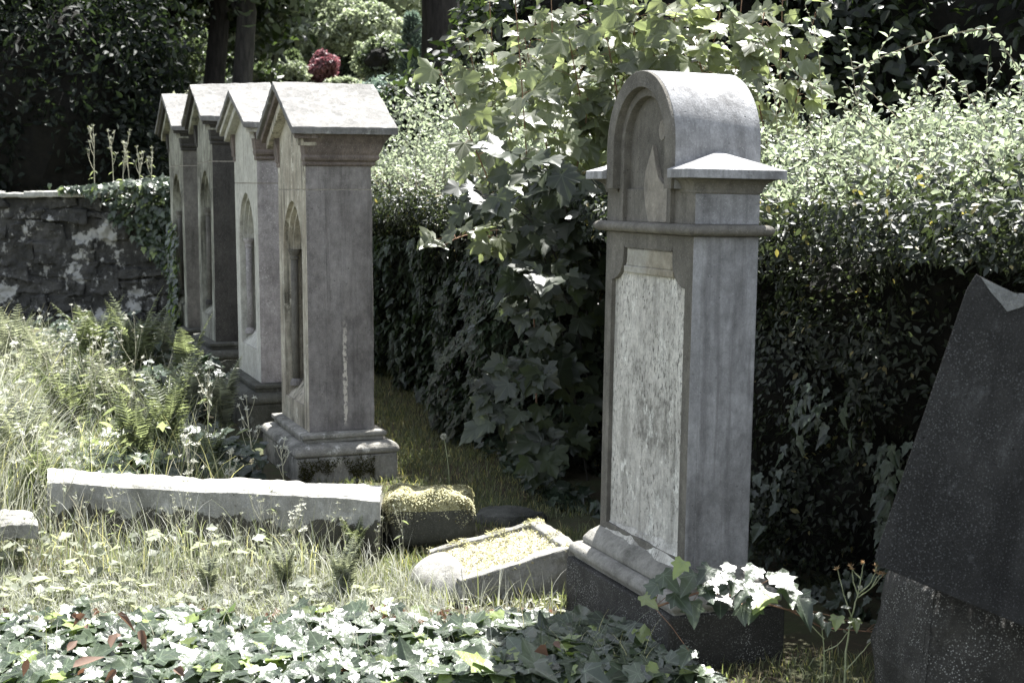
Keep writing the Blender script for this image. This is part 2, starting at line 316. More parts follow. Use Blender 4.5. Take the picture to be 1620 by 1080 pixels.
# ---------------------------------------------------------------- ground
xs = np.concatenate([np.linspace(-80, -8, 20)[:-1], np.linspace(-8, 6, 90), np.linspace(6, 80, 20)[1:]])
ys = np.concatenate([np.linspace(-30, 3, 8)[:-1], np.linspace(3, 17, 100), np.linspace(17, 60, 50)[1:], np.linspace(60, 160, 12)[1:]])
X, Y = np.meshgrid(xs, ys); V = np.stack([X, Y, gz(X, Y)], -1).reshape(-1, 3); nx = len(xs); ny = len(ys)
i = (np.arange(ny-1)[:, None]*nx+np.arange(nx-1)[None]).ravel()
g_ = link('ground', fastmesh('ground', V, np.stack([i, i+1, i+nx+1, i+nx], 1), None, 4), groundmat(), None, True); tag(g_, kind='structure')

# ---------------------------------------------------------------- gabled headstones
def gothic(y0, y1, zs, n=9, k=1.15):
    """pointed arch from (y0,zs) over to (y1,zs)"""
    w = y1-y0; R = w*k/1.0; c = y0+R; pts = []
    a1 = math.acos((R-w/2)/R)
    for i in range(n): a = a1*i/(n-1); pts.append((c-R*math.cos(a), zs+R*math.sin(a)))
    return pts + [(y0+y1-y, z) for y, z in pts[::-1][1:]]
def round_arch(y0, y1, zs, n=17):
    r = (y1-y0)/2; return [(y0+r-r*math.cos(PI*i/(n-1)), zs+r*math.sin(PI*i/(n-1))) for i in range(n)]
def holeplate(open_, y0, y1, z0, z1, x0, x1):
    """plate x0..x1 over y0..y1,z0..z1 pierced by an opening polyline (starts bottom-left, ends bottom-right, sill at its first z)"""
    zb = open_[0][1]; ym = (open_[0][0]+open_[-1][0])/2
    zsl = max(open_[0][1]+.0, min(p[1] for p in open_))
    outer = []
    zt = max(p[1] for p in open_)
    for y, z in open_:
        if z <= zb+1e-6: outer.append((y0 if y < ym else y1, z))
        else:
            dy = (y-ym); dz = max(z-zsl, 1e-4)*1.0
            t1 = ((y0-ym)/dy if dy < 0 else (y1-ym)/dy) if abs(dy) > 1e-6 else 9e9
            f = (z-zsl)/(zt-zsl)
            if abs(dy) > 1e-6 and f < .80: outer.append((y0 if dy < 0 else y1, z+(z1-zt)*f*f))
            else: outer.append((ym+dy*min(t1, 1e9) if False else y+(dy*1.2 if abs(dy) > 0 else 0), z1))
    # corners
    op = list(open_); ou = [(min(max(y, y0), y1), min(z, z1)) for y, z in outer]
    for k in range(1, len(ou)):
        a, b = ou[k-1], ou[k]
        if a[0] <= y0+1e-6 and b[1] >= z1-1e-6 and a[1] < z1-1e-6: ou.insert(k, (y0, z1)); op.insert(k, op[k]); break
    for k in range(len(ou)-1, 0, -1):
        a, b = ou[k-1], ou[k]
        if b[0] >= y1-1e-6 and a[1] >= z1-1e-6 and b[1] < z1-1e-6: ou.insert(k, (y1, z1)); op.insert(k, op[k-1]); break
    V = []; Fc = []; n = len(op)
    for x in (x0, x1):
        V += [(x, y, z) for y, z in op] + [(x, y, z) for y, z in ou]
    o = 2*n
    for i in range(n-1):
        Fc += [(i, i+1, n+i+1, n+i), (o+i, o+n+i, o+n+i+1, o+i+1), (i, o+i, o+i+1, i+1), (n+i, n+i+1, o+n+i+1, o+n+i)]
    VV, FF = extr([(y0, z0), (y1, z0), (y1, zb), (open_[-1][0], zb), (open_[0][0], zb), (y0, zb)], x0, x1); mb = MB(); mb.add((V, Fc)); mb.add((VV, FF)); return mb
def frame_of(o, **k): return o
def sided(o, mat, w):
    """outer long sides take the shaft's own stone"""
    o.data.materials.append(mat); k = len(o.data.materials)-1
    for p in o.data.polygons:
        ys = [o.data.vertices[i].co.y for i in p.vertices]
        if max(ys) < .004 or min(ys) > w-.004: p.material_index = k
def gable_stone(name, corner, p, label, mats):
    p['k'] = .60; p['spring'] = p['joint']-.06-math.sqrt((p['w']*.66)**2*(.60-.25))
    """p: dims of one gabled headstone. local x = depth (D), local y = width (W); origin at the shaft's near front corner"""
    zg = float(gz(*corner))
    w, d = p['w'], p['d']; root = empty(name, (corner[0], corner[1], 0), (p.get('tx', 0), p.get('ty', 0), ROT), label, 'headstone', 'row of tall gabled headstones')
    side, face, roof, corn, pl = mats
    b = p['bot']; j = p['joint']; e = p['eave']; ap = p['apex']; dn = p.get('nd', .10)
    # base courses
    o = MB().add(rings([rect(-.10, d+.10, -.10, w+.10, -.2), rect(-.10, d+.10, -.10, w+.10, b-.125)])).build('base_block', pl, root, bev=.008); roughen(o, .02)
    o = MB().add(rings([rect(-.105, d+.105, -.105, w+.105, b-.122), rect(-.115, d+.115, -.115, w+.115, b-.10), rect(-.10, d+.10, -.10, w+.10, b-.07), rect(-.045, d+.045, -.045, w+.045, b-.055)])).build('base_moulding', M['plinth'] if pl is M['plinth'] else pl, root, bev=.012); roughen(o, .012)
    o = MB().add(rings([rect(-.04, d+.04, -.04, w+.04, b-.054), rect(-.04, d+.04, -.04, w+.04, b-.032), rect(-.055, d+.055, -.055, w+.055, b-.028), rect(-.055, d+.055, -.055, w+.055, b-.006), rect(-.02, d+.02, -.02, w+.02, b)])).build('ledge', M['plinth'] if pl is M['plinth'] else pl, root, bev=.006); roughen(o, .01)
    # shaft: solid behind, pierced plate in front
    MB().add(box(dn, d, 0, w, b, j-.003)).build('shaft', side, root, bev=.006)
    y0, y1 = w*.17, w*.83; zs = p['spring']; zn = b+p.get('sill', .22)
    op = [(y0, zn)]+gothic(y0, y1, zs, 10, p.get('k', 1.1))+[(y1, zn)]
    fo_ = holeplate(op, 0.002, w-.002, b+.001, j-.004, 0, dn+.002).build('front_frame', face, root, merge=1)
    sided(fo_, side, w)
    # arch mouldings inside the niche
    for kk, (ins, xo) in enumerate(((.022, .025), (.044, .05))):
        A = gothic(y0+ins, y1-ins, zs, 12, p.get('k', 1.1)); B = gothic(y0-.004, y1+.004, zs, 12, p.get('k', 1.1)); n = len(A)
        V = [(x, y, z) for x in (xo, dn) for y, z in A]+[(x, y, z) for x in (xo, dn) for y, z in B]; Fc = []
        for i in range(n-1): Fc += [(i, i+1, 2*n+i+1, 2*n+i), (i, n+i, n+i+1, i+1), (n+i, 3*n+i, 3*n+i+1, n+i+1)]
        raw('arch_moulding', V, Fc, face, root)
    # sloped sill
    V = [(.012, y0, zn-.0), (.012, y1, zn-.0), (dn, y0, zn+.10), (dn, y1, zn+.10), (dn, y0, zn-.01), (dn, y1, zn-.01)]
    raw('sill', V, [(0, 1, 3, 2), (0, 4, 2), (1, 3, 5), (0, 1, 5, 4), (2, 3, 5, 4)], face, root)
    # colonnettes
    for yy in (y0+.035, y1-.035):
        c = MB().add(tube([(.055, yy, zn+.09), (.055, yy, zs-.05)], .021, 12)).build('colonnette', M['greyfront'] if p.get('darkcol') else side, root, smooth=True)
        lo = [(.055, yy, zs-.06+t) for t in (0, .012, .02, .045, .06)]
        MB().add(tube(lo, [.024, .028, .022, .034, .036], 12)).build('capital', M['greyfront'] if p.get('darkcol') else side, c)
        MB().add(tube([(.055, yy, zn+.06), (.055, yy, zn+.085), (.055, yy, zn+.10)], [.036, .034, .022], 12)).build('colonnette_base', side, c)
    raw('inscription_panel', [(dn-.001, y0, zn+.09), (dn-.001, y1, zn+.09), (dn-.001, y1, zs+.3), (dn-.001, y0, zs+.3)], [(0, 1, 2, 3)], M[p.get('pmat', 'brownpanel')], root).location.x = -.0005
    MB().add(rings([rect(.002, d-.002, .002, w-.002, j-.0045), rect(.002, d-.002, .002, w-.002, j+.0035)])).build('mortar_joint', M['spall'], root)
    # frieze + cornice on the two long sides, wrapping the corners
    hz = (e-j)
    MB().add(box(.006, d-.004, .004, w-.004, j-.001, e+.01)).build('frieze', side, root, bev=.004)
    pr = [(.0, j+.38*hz), (.012, j+.39*hz), (.018, j+.42*hz), (.012, j+.45*hz), (.03, j+.48*hz), (.036, j+.52*hz), (.03, j+.56*hz), (.038, j+.60*hz), (.055, j+.74*hz), (.082, j+.86*hz), (.090, j+.90*hz), (.09, j+.955*hz), (.098, j+.96*hz), (.098, e-.008)]
    for s in (0, 1):
        R = []
        for off, z in pr:
            r = rect(.0-off*.35, d+off, -off, .06, z) if s == 0 else rect(.0-off*.35, d+off, w-.06, w+off, z)
            R.append(r)
        MB().add(rings(R)).build('cornice', corn, root, bev=.002)
    # gable wall, raking mouldings, roof slabs
    ov = p.get('ov', .12); m_ = w/2; slope = (ap-e)/(m_+ov); th = .034; nrm = math.hypot(1, slope)
    def vee(drop0, drop1, yo, x0, x1):   # inverted V band between two vertical drops below the roof surface
        a0 = ap-drop0*nrm; a1 = ap-drop1*nrm
        P = [(-yo, a0-slope*(m_+yo)), (m_, a0), (w+yo, a0-slope*(m_+yo)), (w+yo, a1-slope*(m_+yo)), (m_, a1), (-yo, a1-slope*(m_+yo))]
        V = [(x, y, z) for x in (x0, x1) for y, z in P]
        return V, [(0, 1, 4, 5), (1, 2, 3, 4), (6, 11, 10, 7), (7, 10, 9, 8), (0, 6, 7, 1), (1, 7, 8, 2), (5, 4, 10, 11), (4, 3, 9, 10), (0, 5, 11, 6), (2, 8, 9, 3)]
    fx = p.get('front', -.10); bx = p.get('back', d+.115)
    if p.get('chip'):
        V, Fc = vee(0, th, ov, fx, bx)
        V[1] = (fx+.012, m_+.02, ap-.035); V[7] = V[7]; 
        MB().add((V, Fc)).build('roof', roof, root, bev=.004)
    else: MB().add(vee(0, th, ov, fx, bx)).build('roof', roof, root, bev=.004)
    for q_ in root.children:
        if q_.name.startswith(('roof', 'shaft')): roughen(q_, .014 if q_.name.startswith('roof') else .006, .06)
    MB().add(vee(th+.001, th+.035, ov-.03, fx+.02, .05)).build('raking_moulding', corn if not p.get('light') else face, root, bev=.004)
    MB().add(vee(th+.036, th+.085, ov-.065, fx+.045, .05)).build('raking_moulding', face, root, bev=.006)
    gp = [(.0, j+.002), (w, j+.002), (w, e-.03), (m_, ap-th*nrm-.06), (0, e-.03)]
    gp = [(.001, j+.002), (w-.001, j+.002), (w-.001, ap-slope*m_-.06), (m_, ap-.06), (.001, ap-slope*m_-.06)]
    sided(MB().add(extr(gp, 0.0, d-.01)).build('gable', face, root, bev=.003), side, w)
    return root
A_C = (-1.115, 7.74); B_C = (-1.607, 9.05); C_C = (-2.22, 10.6); D_C = (-2.74, 12.0)
sa = gable_stone('gabled_headstone', A_C, dict(w=.73, d=.37, bot=.262, joint=1.593, eave=1.925, apex=2.193, spring=1.33, ov=.125, sill=.13, seed=3, darkcol=1),
    'brown sandstone gabled headstone, nearest of the row, with a white lichen streak down its side', (M['brown'], M['brownface'], M['brownroof'], M['corn'], M['plinth']))
sb = gable_stone('gabled_headstone', B_C, dict(w=.80, d=.37, bot=.357, joint=1.632, eave=2.01, apex=2.235, spring=1.28, ov=.12, sill=.20, seed=4, front=-.10, light=1, cf=0, ty=-.004, tx=.005, pmat='speckpanel'),
    'pale speckled gabled headstone with a carved arch, directly behind the brown nearest one', (M['speck'], M['speckface'], M['brownroof'], M['corn'], M['plinth dark']))
scs = gable_stone('gabled_headstone', C_C, dict(w=.74, d=.40, bot=.455, joint=1.80, eave=2.125, apex=2.42, spring=1.45, ov=.12, sill=.18, seed=5, chip=1, ty=.003, tx=-.006, pmat='sootypanel', darkcol=1),
    'dark sooty gabled headstone with a chipped roof corner, between pale one and farthest', (M['sooty'], M['sootyface'], M['brownroof'], M['sooty'], M['plinth dark']))
sd = gable_stone('gabled_headstone', D_C, dict(w=.85, d=.40, bot=.42, joint=1.789, eave=2.113, apex=2.405, spring=1.42, ov=.12, sill=.18, seed=6, darkcol=1, pmat='sootypanel', ty=-.010, tx=.004),
    'farthest and leftmost gabled headstone, grey with ivy climbing its front', (M['greyfront'], M['sootyface'], M['brownroof'], M['sooty'], M['plinth dark']))

# ---------------------------------------------------------------- round-topped monument
E0 = (0.511, 4.535)
er = empty('round_topped_headstone', (E0[0], E0[1], 0), (0, math.radians(1.0), ROT), 'tall grey round-topped headstone with a pale lichened panel, standing alone at the centre right', 'headstone')
BW, BD = .85, .44; fx = .097; sy = .085; SW = .68; SD = .245    # shaft origin inside the block
o = MB().add(rings([rect(0, BD, 0, BW, -.15), rect(0, BD, 0, BW, .20)])).build('base_block', M['block'], er, bev=.006); roughen(o, .012)
def pf(ring_offs, name, mat, bev=.004, rough=.0, lim=.085):
    o = MB().add(rings([rect(fx-a, fx+SD+min(a, lim), sy-min(a, lim+.035), sy+SW+min(a, lim+.035), z) for a, z in ring_offs])).build(name, mat, er, bev=bev)
    if rough: roughen(o, rough)
    return o
pf([(.072, .2005), (.072, .213), (.086, .220), (.091, .235), (.084, .252), (.068, .262), (.054, .264)], 'base_roll', M['step'], .006, .008)
pf([(.050, .2645), (.050, .285), (.03, .312), (.002, .335)], 'base_slope', M['step'], .006, .01)
# shaft body + frame with shouldered panel
rec = .035
MB().add(box(fx+rec, fx+SD, sy, sy+SW, .30, 1.446)).build('shaft', M['grey'], er, bev=.005)
yl, yr = sy+.055, sy+SW-.055; zb = .36; zt = 1.40; zsh = 1.27; ny = .10
def shoulder():
    L = [(yl, zb), (yl, zsh-.01)]
    for i in range(7):
        a = PI/2*i/6; L.append((yl+ny*math.sin(a)*.95, zsh+.095*(1-math.cos(a))))
    L.append((yl+ny*.95, zsh+.135)); L.append((yl+ny*.8, zsh+.136)) if False else None
    L.append((yl+ny*.95+.01, zt-.01)); L = [q for q in L if q]
    L.append(((yl+yr)/2, zt-.009))
    return L
Lh = shoulder(); op = Lh + [(yl+yr-y, z) for y, z in Lh[::-1][1:]]
def frameplate(op, y0, y1, z0, z1, x0, x1):
    ou = []; ym = (y0+y1)/2
    for y, z in op:
        if z < zt-.02: ou.append((y0 if y < ym else y1, z))
        else: ou.append((y, z1))
    op2, ou2 = [], []
    for k in range(len(op)):
        if k and ((ou[k-1][0] == y0 and ou[k][1] == z1 and ou[k-1][1] < z1) ): op2.append(op[k]); ou2.append((y0, z1))
        if k and (ou[k][0] == y1 and ou[k-1][1] == z1 and ou[k][1] < z1): op2.append(op[k-1]); ou2.append((y1, z1))
        op2.append(op[k]); ou2.append(ou[k])
    n = len(op2); V = []
    for x in (x0, x1): V += [(x, y, z) for y, z in op2]+[(x, y, z) for y, z in ou2]
    Fc = []; o = 2*n
    for i in range(n-1): Fc += [(i, i+1, n+i+1, n+i), (o+i, o+n+i, o+n+i+1, o+i+1), (i, o+i, o+i+1, i+1), (n+i, n+i+1, o+n+i+1, o+n+i)]
    mb = MB().add((V, Fc)).add(box(x0, x1, y0, y1, z0, zb)); return mb
frameplate(op, sy+.001, sy+SW-.001, .301, 1.445, fx, fx+rec+.002).build('panel_frame', M['greyfront'], er, bev=.002)
o = bpy.data.objects['panel_frame']; o.data.materials.append(M['grey'])
for p in o.data.polygons:
    ys = [o.data.vertices[i].co.y for i in p.vertices]
    if max(ys) < sy+.004 or min(ys) > sy+SW-.004: p.material_index = 1
# pale inscription panel, filling the opening a little way back
P_ = [(yl+.001 if y < (yl+yr)/2 else yr-.001, z) if abs(y-yl) < 1e-6 or abs(y-yr) < 1e-6 else (y, z) for y, z in op]
pv = [(fx+.016, y, z) for y, z in P_]; o = raw('inscription_panel', pv+[(fx+rec+.01, y, z) for _, y, z in pv], [tuple(range(len(pv)))]+[(i, (i+1) % len(pv), len(pv)+(i+1) % len(pv), len(pv)+i) for i in range(len(pv))], M['panel'], er)
MB().add(box(fx+.008, fx+.03, yl+ny*.95+.012, yr-ny*.95-.012, zt-.075, zt-.012)).add(box(fx+.003, fx+.03, yl+ny*.95-.004, yr-ny*.95+.004, zt-.10, zt-.074)).build('panel_head', M['ochre'], er, bev=.005)
V = [(fx-.012, yl, .318), (fx-.012, yr, .318), (fx+.014, yl, .40), (fx+.014, yr, .365), (fx+.02, yl, .318), (fx+.02, yr, .318)]
o = raw('panel_foot', V, [(0, 1, 3, 2), (0, 2, 4), (1, 5, 3), (0, 4, 5, 1), (2, 3, 5, 4)], M['panel'], er); roughen(o, .025, .12)
# torus band
R = []
for i in range(13):
    a = -PI/2+PI*i/12; R.append((.022+.022*math.cos(a)-.006, 1.4655+.0185*math.sin(a)))
pf([(.0, 1.4465)]+R+[(.0, 1.4845)], 'roll_band', M['greyfront'], .0)
# upper block with central recessed field
MB().add(box(fx, fx+SD, sy, sy+SW, 1.483, 1.60)).build('upper_block', M['greyfront'], er, bev=.004)
MB().add(box(fx+.002, fx+SD-.002, sy-.0015, sy+.02, 1.485, 1.585)).build('upper_side', M['grey'], er, bev=.003)
AY0, AY1 = sy+.085, sy+SW-.085; yc = (AY0+AY1)/2; RR = (AY1-AY0)/2; ZS = 1.748; VX0 = fx-.045; VX1 = fx+SD+.045
# cornice + caps on each shoulder
for s in (0, 1):
    ya, yb = (sy, AY0+.012) if s == 0 else (AY1-.012, sy+SW)
    R = []
    for k in range(8):
        t = k/7; a = .004+.042*(1-math.cos(t*PI/2)); z = 1.588+.046*math.sin(t*PI/2)
        y0_, y1_ = (ya-a, yb) if s == 0 else (ya, yb+a)
        R.append(rect(fx-a, fx+SD+a, y0_, y1_, z))
    MB().add(rings(R)).build('cornice', M['greyfront'], er)
    a = .062; y0_, y1_ = (ya-a, AY0-.001) if s == 0 else (AY1+.001, yb+a)
    yp = (y0_+y1_)/2 + (.05 if s == 0 else -.05)
    V = rect(fx-a, fx+SD+a, y0_, y1_, 1.635)+rect(fx-a, fx+SD+a, y0_, y1_, 1.664)+[(fx+SD/2, AY0-.001 if s == 0 else AY1+.001, 1.728)]
    raw('cap', V, [(0, 1, 2, 3), (0, 1, 5, 4), (1, 2, 6, 5), (2, 3, 7, 6), (3, 0, 4, 7), (4, 5, 8), (5, 6, 8), (6, 7, 8), (7, 4, 8)], M['grey'], er, bev=.002)
# arched top: barrel with stepped mouldings and a sunk field
nA = 28
def arch_ring(r, zs, y=yc): return [(y-r*math.cos(PI*i/nA), zs+r*math.sin(PI*i/nA)) for i in range(nA+1)]
def band(r_o, r_i, x0, x1, zfoot, name, mat):
    O = [(yc-r_o, zfoot)]+arch_ring(r_o, ZS)+[(yc+r_o, zfoot)]; I = [(yc-r_i, zfoot)]+arch_ring(r_i, ZS)+[(yc+r_i, zfoot)]; n = len(O)
    V = [(x, y, z) for x in (x0, x1) for y, z in O]+[(x, y, z) for x in (x0, x1) for y, z in I]; Fc = []
    for i in range(n-1): Fc += [(i, i+1, n+i+1, n+i), (2*n+i, 3*n+i, 3*n+i+1, 2*n+i+1), (i, 2*n+i, 2*n+i+1, i+1), (n+i, n+i+1, 3*n+i+1, 3*n+i)]
    Fc += [(0, n, 3*n, 2*n), (n-1, 3*n-1, 4*n-1, 2*n-1)]
    o = raw(name, V, Fc, mat, er, smooth=False, bev=.002)
    for p in o.data.polygons: p.use_smooth = abs(p.normal.x) < .5
    return o
band(RR, RR-.055, VX0, fx+.05, 1.60, 'arch_band', M['greyfront'])
o = band(RR-.001, RR-.05, VX0+.002, fx+.06, 1.59, 'arch_lining', M['greyfront']); o.location.x = .0
bpy.data.objects.remove(o)
band(RR+.0015, RR-.03, VX0+.012, VX1, 1.60, 'arched_roof', M['grey'])
band(RR-.056, RR-.085, VX0+.028, fx+.05, 1.484, 'arch_band', M['greyfront'])
poly = [(yc-RR+.05, 1.55)]+arch_ring(RR-.05, ZS)+[(yc+RR-.05, 1.55)]
MB().add(extr(poly, fx+.012, VX1-.005)).build('tympanum', M['greyfront'], er)
sp = [(-.025, 1.486), (.10, 1.488), (.115, 1.53), (.118, 1.60), (.07, 1.615), (.035, 1.64), (.01, 1.70), (-.005, 1.75), (-.03, 1.70), (-.05, 1.66), (-.058, 1.60), (-.045, 1.54)]
sp = [(yc-.035-y*1.15, z) for y, z in sp]
for xx0, zz0, zz1 in ((fx-.004, 1.486, 1.60),):
    V = [(fx-.003+(.0 if z < 1.6 else .0), y, z) for y, z in sp]; n = len(V)
    raw('flaked_patch', V+[(fx+.02, y, z) for _, y, z in V], [tuple(range(n))]+[(i, (i+1) % n, n+(i+1) % n, n+i) for i in range(n)], M['spall'], er)
MB().add(extr([(yc-.02+.045*math.cos(a)*.55-.05, 1.80+.035*math.sin(a)) for a in np.linspace(0, 2*PI, 13)[:-1]], fx+.0105, fx+.02)).build('pale_stain', M['spall'], er)

# ---------------------------------------------------------------- leaning slab on its rock
fr = empty('leaning_slab', (1.005, 3.92, .51), (math.radians(-8), math.radians(15.8), math.radians(-20)), 'dark speckled slab leaning to one side with a broken pale top edge, at the right', 'headstone')
out = [(0, .06), (.004, .85), (.015, .90), (.07, .889), (.127, .880), (.20, .897), (.5, .965), (.78, 1.02), (.8, .0), (.02, .04)]
V = [(x, 0, z) for x, z in out]+[(x, .13, z) for x, z in out]; n = len(out)
raw('slab', V, [tuple(range(n)), tuple(range(n, 2*n))[::-1]]+[(i, (i+1) % n, n+(i+1) % n, n+i) for i in range(n)], M['slab'], fr, bev=.002)
ch = [(.03, .895), (.07, .8885), (.127, .8795), (.165, .888), (.19, .894), (.16, .85), (.125, .825), (.105, .84), (.07, .862)]
V = [(x, -.003, z) for x, z in ch]+[(x, .02, z) for x, z in ch]; n = len(ch)
raw('broken_edge', V, [tuple(range(n)), tuple(range(n, 2*n))[::-1]]+[(i, (i+1) % n, n+(i+1) % n, n+i) for i in range(n)], M['chip'], fr)
o = MB().add(rings([rect(1.17, 1.95, 3.90, 4.38, -.1), rect(1.14, 1.95, 3.90, 4.4, .18), rect(1.17, 1.92, 3.93, 4.35, .36), rect(1.20, 1.92, 3.98, 4.3, .47)])).build('rough_boulder', M['block'], None, bev=.03); roughen(o, .09, .3)
tag(o, 'rough dark boulder holding up the leaning slab at the lower right', 'boulder')

# ---------------------------------------------------------------- kerbs
def prism(P, h, mat, name, parent=None, **k):
    """P = 4 top corners; walls straight down by h"""
    V = [tuple(p) for p in P]+[(p[0], p[1], p[2]-h) for p in P]
    return raw(name, V, [(0, 1, 2, 3), (7, 6, 5, 4)]+[(i, (i+1) % 4, 4+(i+1) % 4, 4+i) for i in range(4)], mat, parent, **k)
def kerbstone(pts, h, mat, name, label, n=24, rough=.03):
    a, b, c, d = [np.array(p) for p in pts]      # far-left, far-right, near-right, near-left
    R = []
    for i in range(n+1):
        t = i/n; f = a+(b-a)*t; q = d+(c-d)*t; e = .012
        s = .003*math.sin(t*9+1)+.002*math.sin(t*23)
        u = (q-f); R.append([f+[0, 0, s-e], f+u*.08+[0, 0, s], q-u*.08+[0, 0, s], q+[0, 0, s-e], q+[0, 0, s-h], f+[0, 0, s-h]])
    o = MB().add(rings(R)).build(name, mat, None)
    if rough: roughen(o, rough, .08); o.modifiers[-2].levels = o.modifiers[-2].render_levels = 2
    return o
org = at(83, 741, z=.28)
pts = [at(76, 741, z=.28), at(604, 766, z=.28), at(601, 788, z=.28), at(74, 760, z=.28)]
off = np.array([0, 0, .20]); o = kerbstone([p-off for p in pts], .26, M['kerb'], 'grave_kerb', ''); o.location = (0, 0, .20)
tag(o, 'long pale kerbstone lying across the grass in front of the nearest gabled headstone', 'kerb')
o = kerbstone([at(-60, 806, z=.22), at(50, 806, z=.22), at(60, 826, z=.22), at(-60, 829, z=.22)], .07, M['kerb2'], 'grave_kerb', '', 8)
tag(o, 'short end of a bluish kerbstone at the left edge of the picture', 'kerb')
# mossy block at the end of the long kerb
mr = empty('mossy_kerb_block', at(680, 800, z=.0), (0, 0, 0), 'squat stone block thickly capped with yellow green moss at the end of the long kerb', 'stone block')
mc = np.array(mr.location)
bp_ = [at(603, 762, z=.27), at(742, 757, z=.27), at(752, 785, z=.25), at(605, 797, z=.25)]
def lump(c, ax, ay, r, nu=28, nv=14, e=.45):
    R_ = []
    sg = lambda v, p: math.copysign(abs(v)**p, v)
    for i in range(nv):
        b = -PI/2+PI*(i+.5)/nv; row = []
        for k in range(nu):
            a = 2*PI*k/nu; x = sg(math.cos(b), e)*sg(math.cos(a), e); y = sg(math.cos(b), e)*sg(math.sin(a), e); z = sg(math.sin(b), e)
            w = 1+.07*math.sin(x*5+y*3+z*2)+.05*math.sin(y*9-x*4)
            row.append(c+ax*x*r[0]*w+ay*y*r[1]*w+UP*z*r[2]*(w+.06*math.sin(x*7)))
        R_.append(row)
    return R_
mcen = sum(bp_)/4-mc-np.array([0, 0, .115]); ax = (bp_[1]-bp_[0])*[1, 1, 0]; ax = ax/np.linalg.norm(ax); ay = np.array([-ax[1], ax[0], 0])
RW = lump(mcen, ax, ay, (.205, .125, .125)); MB().add(rings([[tuple(p) for p in r] for r in lump(mcen, ax, ay, (.20, .12, .12))])).build('block', M['plinth dark'], mr, smooth=True)
RW = np.array(RW); nV, nU = RW.shape[:2]; n = 20000
u = RG.random(n)*nU; v = 1+RG.random(n)**.75*(nV-2.01); a = u.astype(int); b = v.astype(int); fu = (u-a)[:, None]; fv = (v-b)[:, None]
Q = (RW[b, a]*(1-fu)+RW[b, (a+1) % nU]*fu)*(1-fv)+(RW[b+1, a]*(1-fu)+RW[b+1, (a+1) % nU]*fu)*fv
hh = (Q[:, 2]-mcen[2])/.125; keep = hh > .05+.30*np.sin(Q[:, 0]*23)*np.cos(Q[:, 0]*41+Q[:, 1]*9)+.06*RG.normal(size=n); Q = Q[keep]; n = len(Q)
nn_ = nrmz(Q-mcen+UP*.05); leaves('moss', T_OVAL, Q, rv(n)+nn_*.5, nn_+UP*.9+rv(n)*.45, RG.uniform(.005, .012, n), M['moss'], mr, .2, .3)
tt_ = np.array([i for i in range(nV) if RW[i, 0, 2] > mcen[2]+.02]); raw('moss_cushion', [tuple(p-nrmz((p-mcen)[None])[0]*.004) for i in tt_ for p in RW[i]], [(i*nU+k, i*nU+(k+1) % nU, (i+1)*nU+(k+1) % nU, (i+1)*nU+k) for i in range(len(tt_)-1) for k in range(nU)]+[tuple((len(tt_)-1)*nU+k for k in range(nU))], M['mossbase'], mr, smooth=True)
# sunken kerb set in front of the round-topped stone
ks = empty('grave_surround', at(840, 880, z=.05), (0, 0, 0), 'small sunken grave surround filled with dry moss, left of the round-topped headstone base', 'grave kerb')
kc = np.array(ks.location)
K1 = at(853, 820, z=.20); K2 = at(916, 861, z=.20); B1 = at(676, 868, z=.09); B2 = at(728, 918, z=.11)
def rail(a, b, wv, name, h=.2, mat=M['kerb2']):
    wv = np.array(wv); return prism([a-kc, b-kc, b+wv-kc, a+wv-kc], h, mat, name, ks, bev=.006)
inw = (K2-K1); inw = inw/np.linalg.norm(inw); al = (B1-K1); al = al/np.linalg.norm(al)
for nm, a, b, wv in (('kerb', K1, B1, inw*.05), ('kerb', B2, K2, -inw*.05), ('kerb', K2, K1, al*.055)):
    o = rail(a+([0, 0, .002] if b is K1 else [0, 0, 0]), b+([0, 0, .002] if b is K1 else [0, 0, 0]), wv, nm); roughen(o, .022, .07)
n_ = 14; V = []; a0, a1, b0, b1 = K1, K2, B1, B2
for i in range(n_+1):
    for j in range(n_+1):
        u, v = i/n_, j/n_; p = (a0*(1-u)+a1*u)*(1-v)+(b0*(1-u)+b1*u)*v; V.append(p-kc+[0, 0, -.018+.012*math.sin(i*2.1+j)*math.cos(j*1.7)])
raw('moss_fill', V, [(a*(n_+1)+b, (a+1)*(n_+1)+b, (a+1)*(n_+1)+b+1, a*(n_+1)+b+1) for a in range(n_) for b in range(n_)], M['gritmoss'], ks, smooth=True)
n = 3200; u = RG.random((n, 1)); v = RG.random((n, 1)); Q = (a0*(1-u)+a1*u)*(1-v)+(b0*(1-u)+b1*u)*v-kc+np.array([0, 0, -.012]); Q2 = (K1-kc)*(1-u[:900])+(B1-kc)*u[:900]+inw*.06*v[:900]; Q2 = Q2[np.sin(u[:900, 0]*19)+RG.normal(size=900)*.3 > .1]; Q3 = (K2-kc)*(1-u[:400])+(K1-kc)*u[:400]+al*.06*v[:400]; Q3 = Q3[np.sin(u[:400, 0]*14+2) > .3]; Q = np.concatenate([Q, Q2+[0, 0, .004], Q3+[0, 0, .004]]); n = len(Q)
leaves('moss', T_LONG, Q, rv(n)+UP*.4, rv(n)+UP*.6, RG.uniform(.008, .018, n), M['moss'], ks, .2, .3)
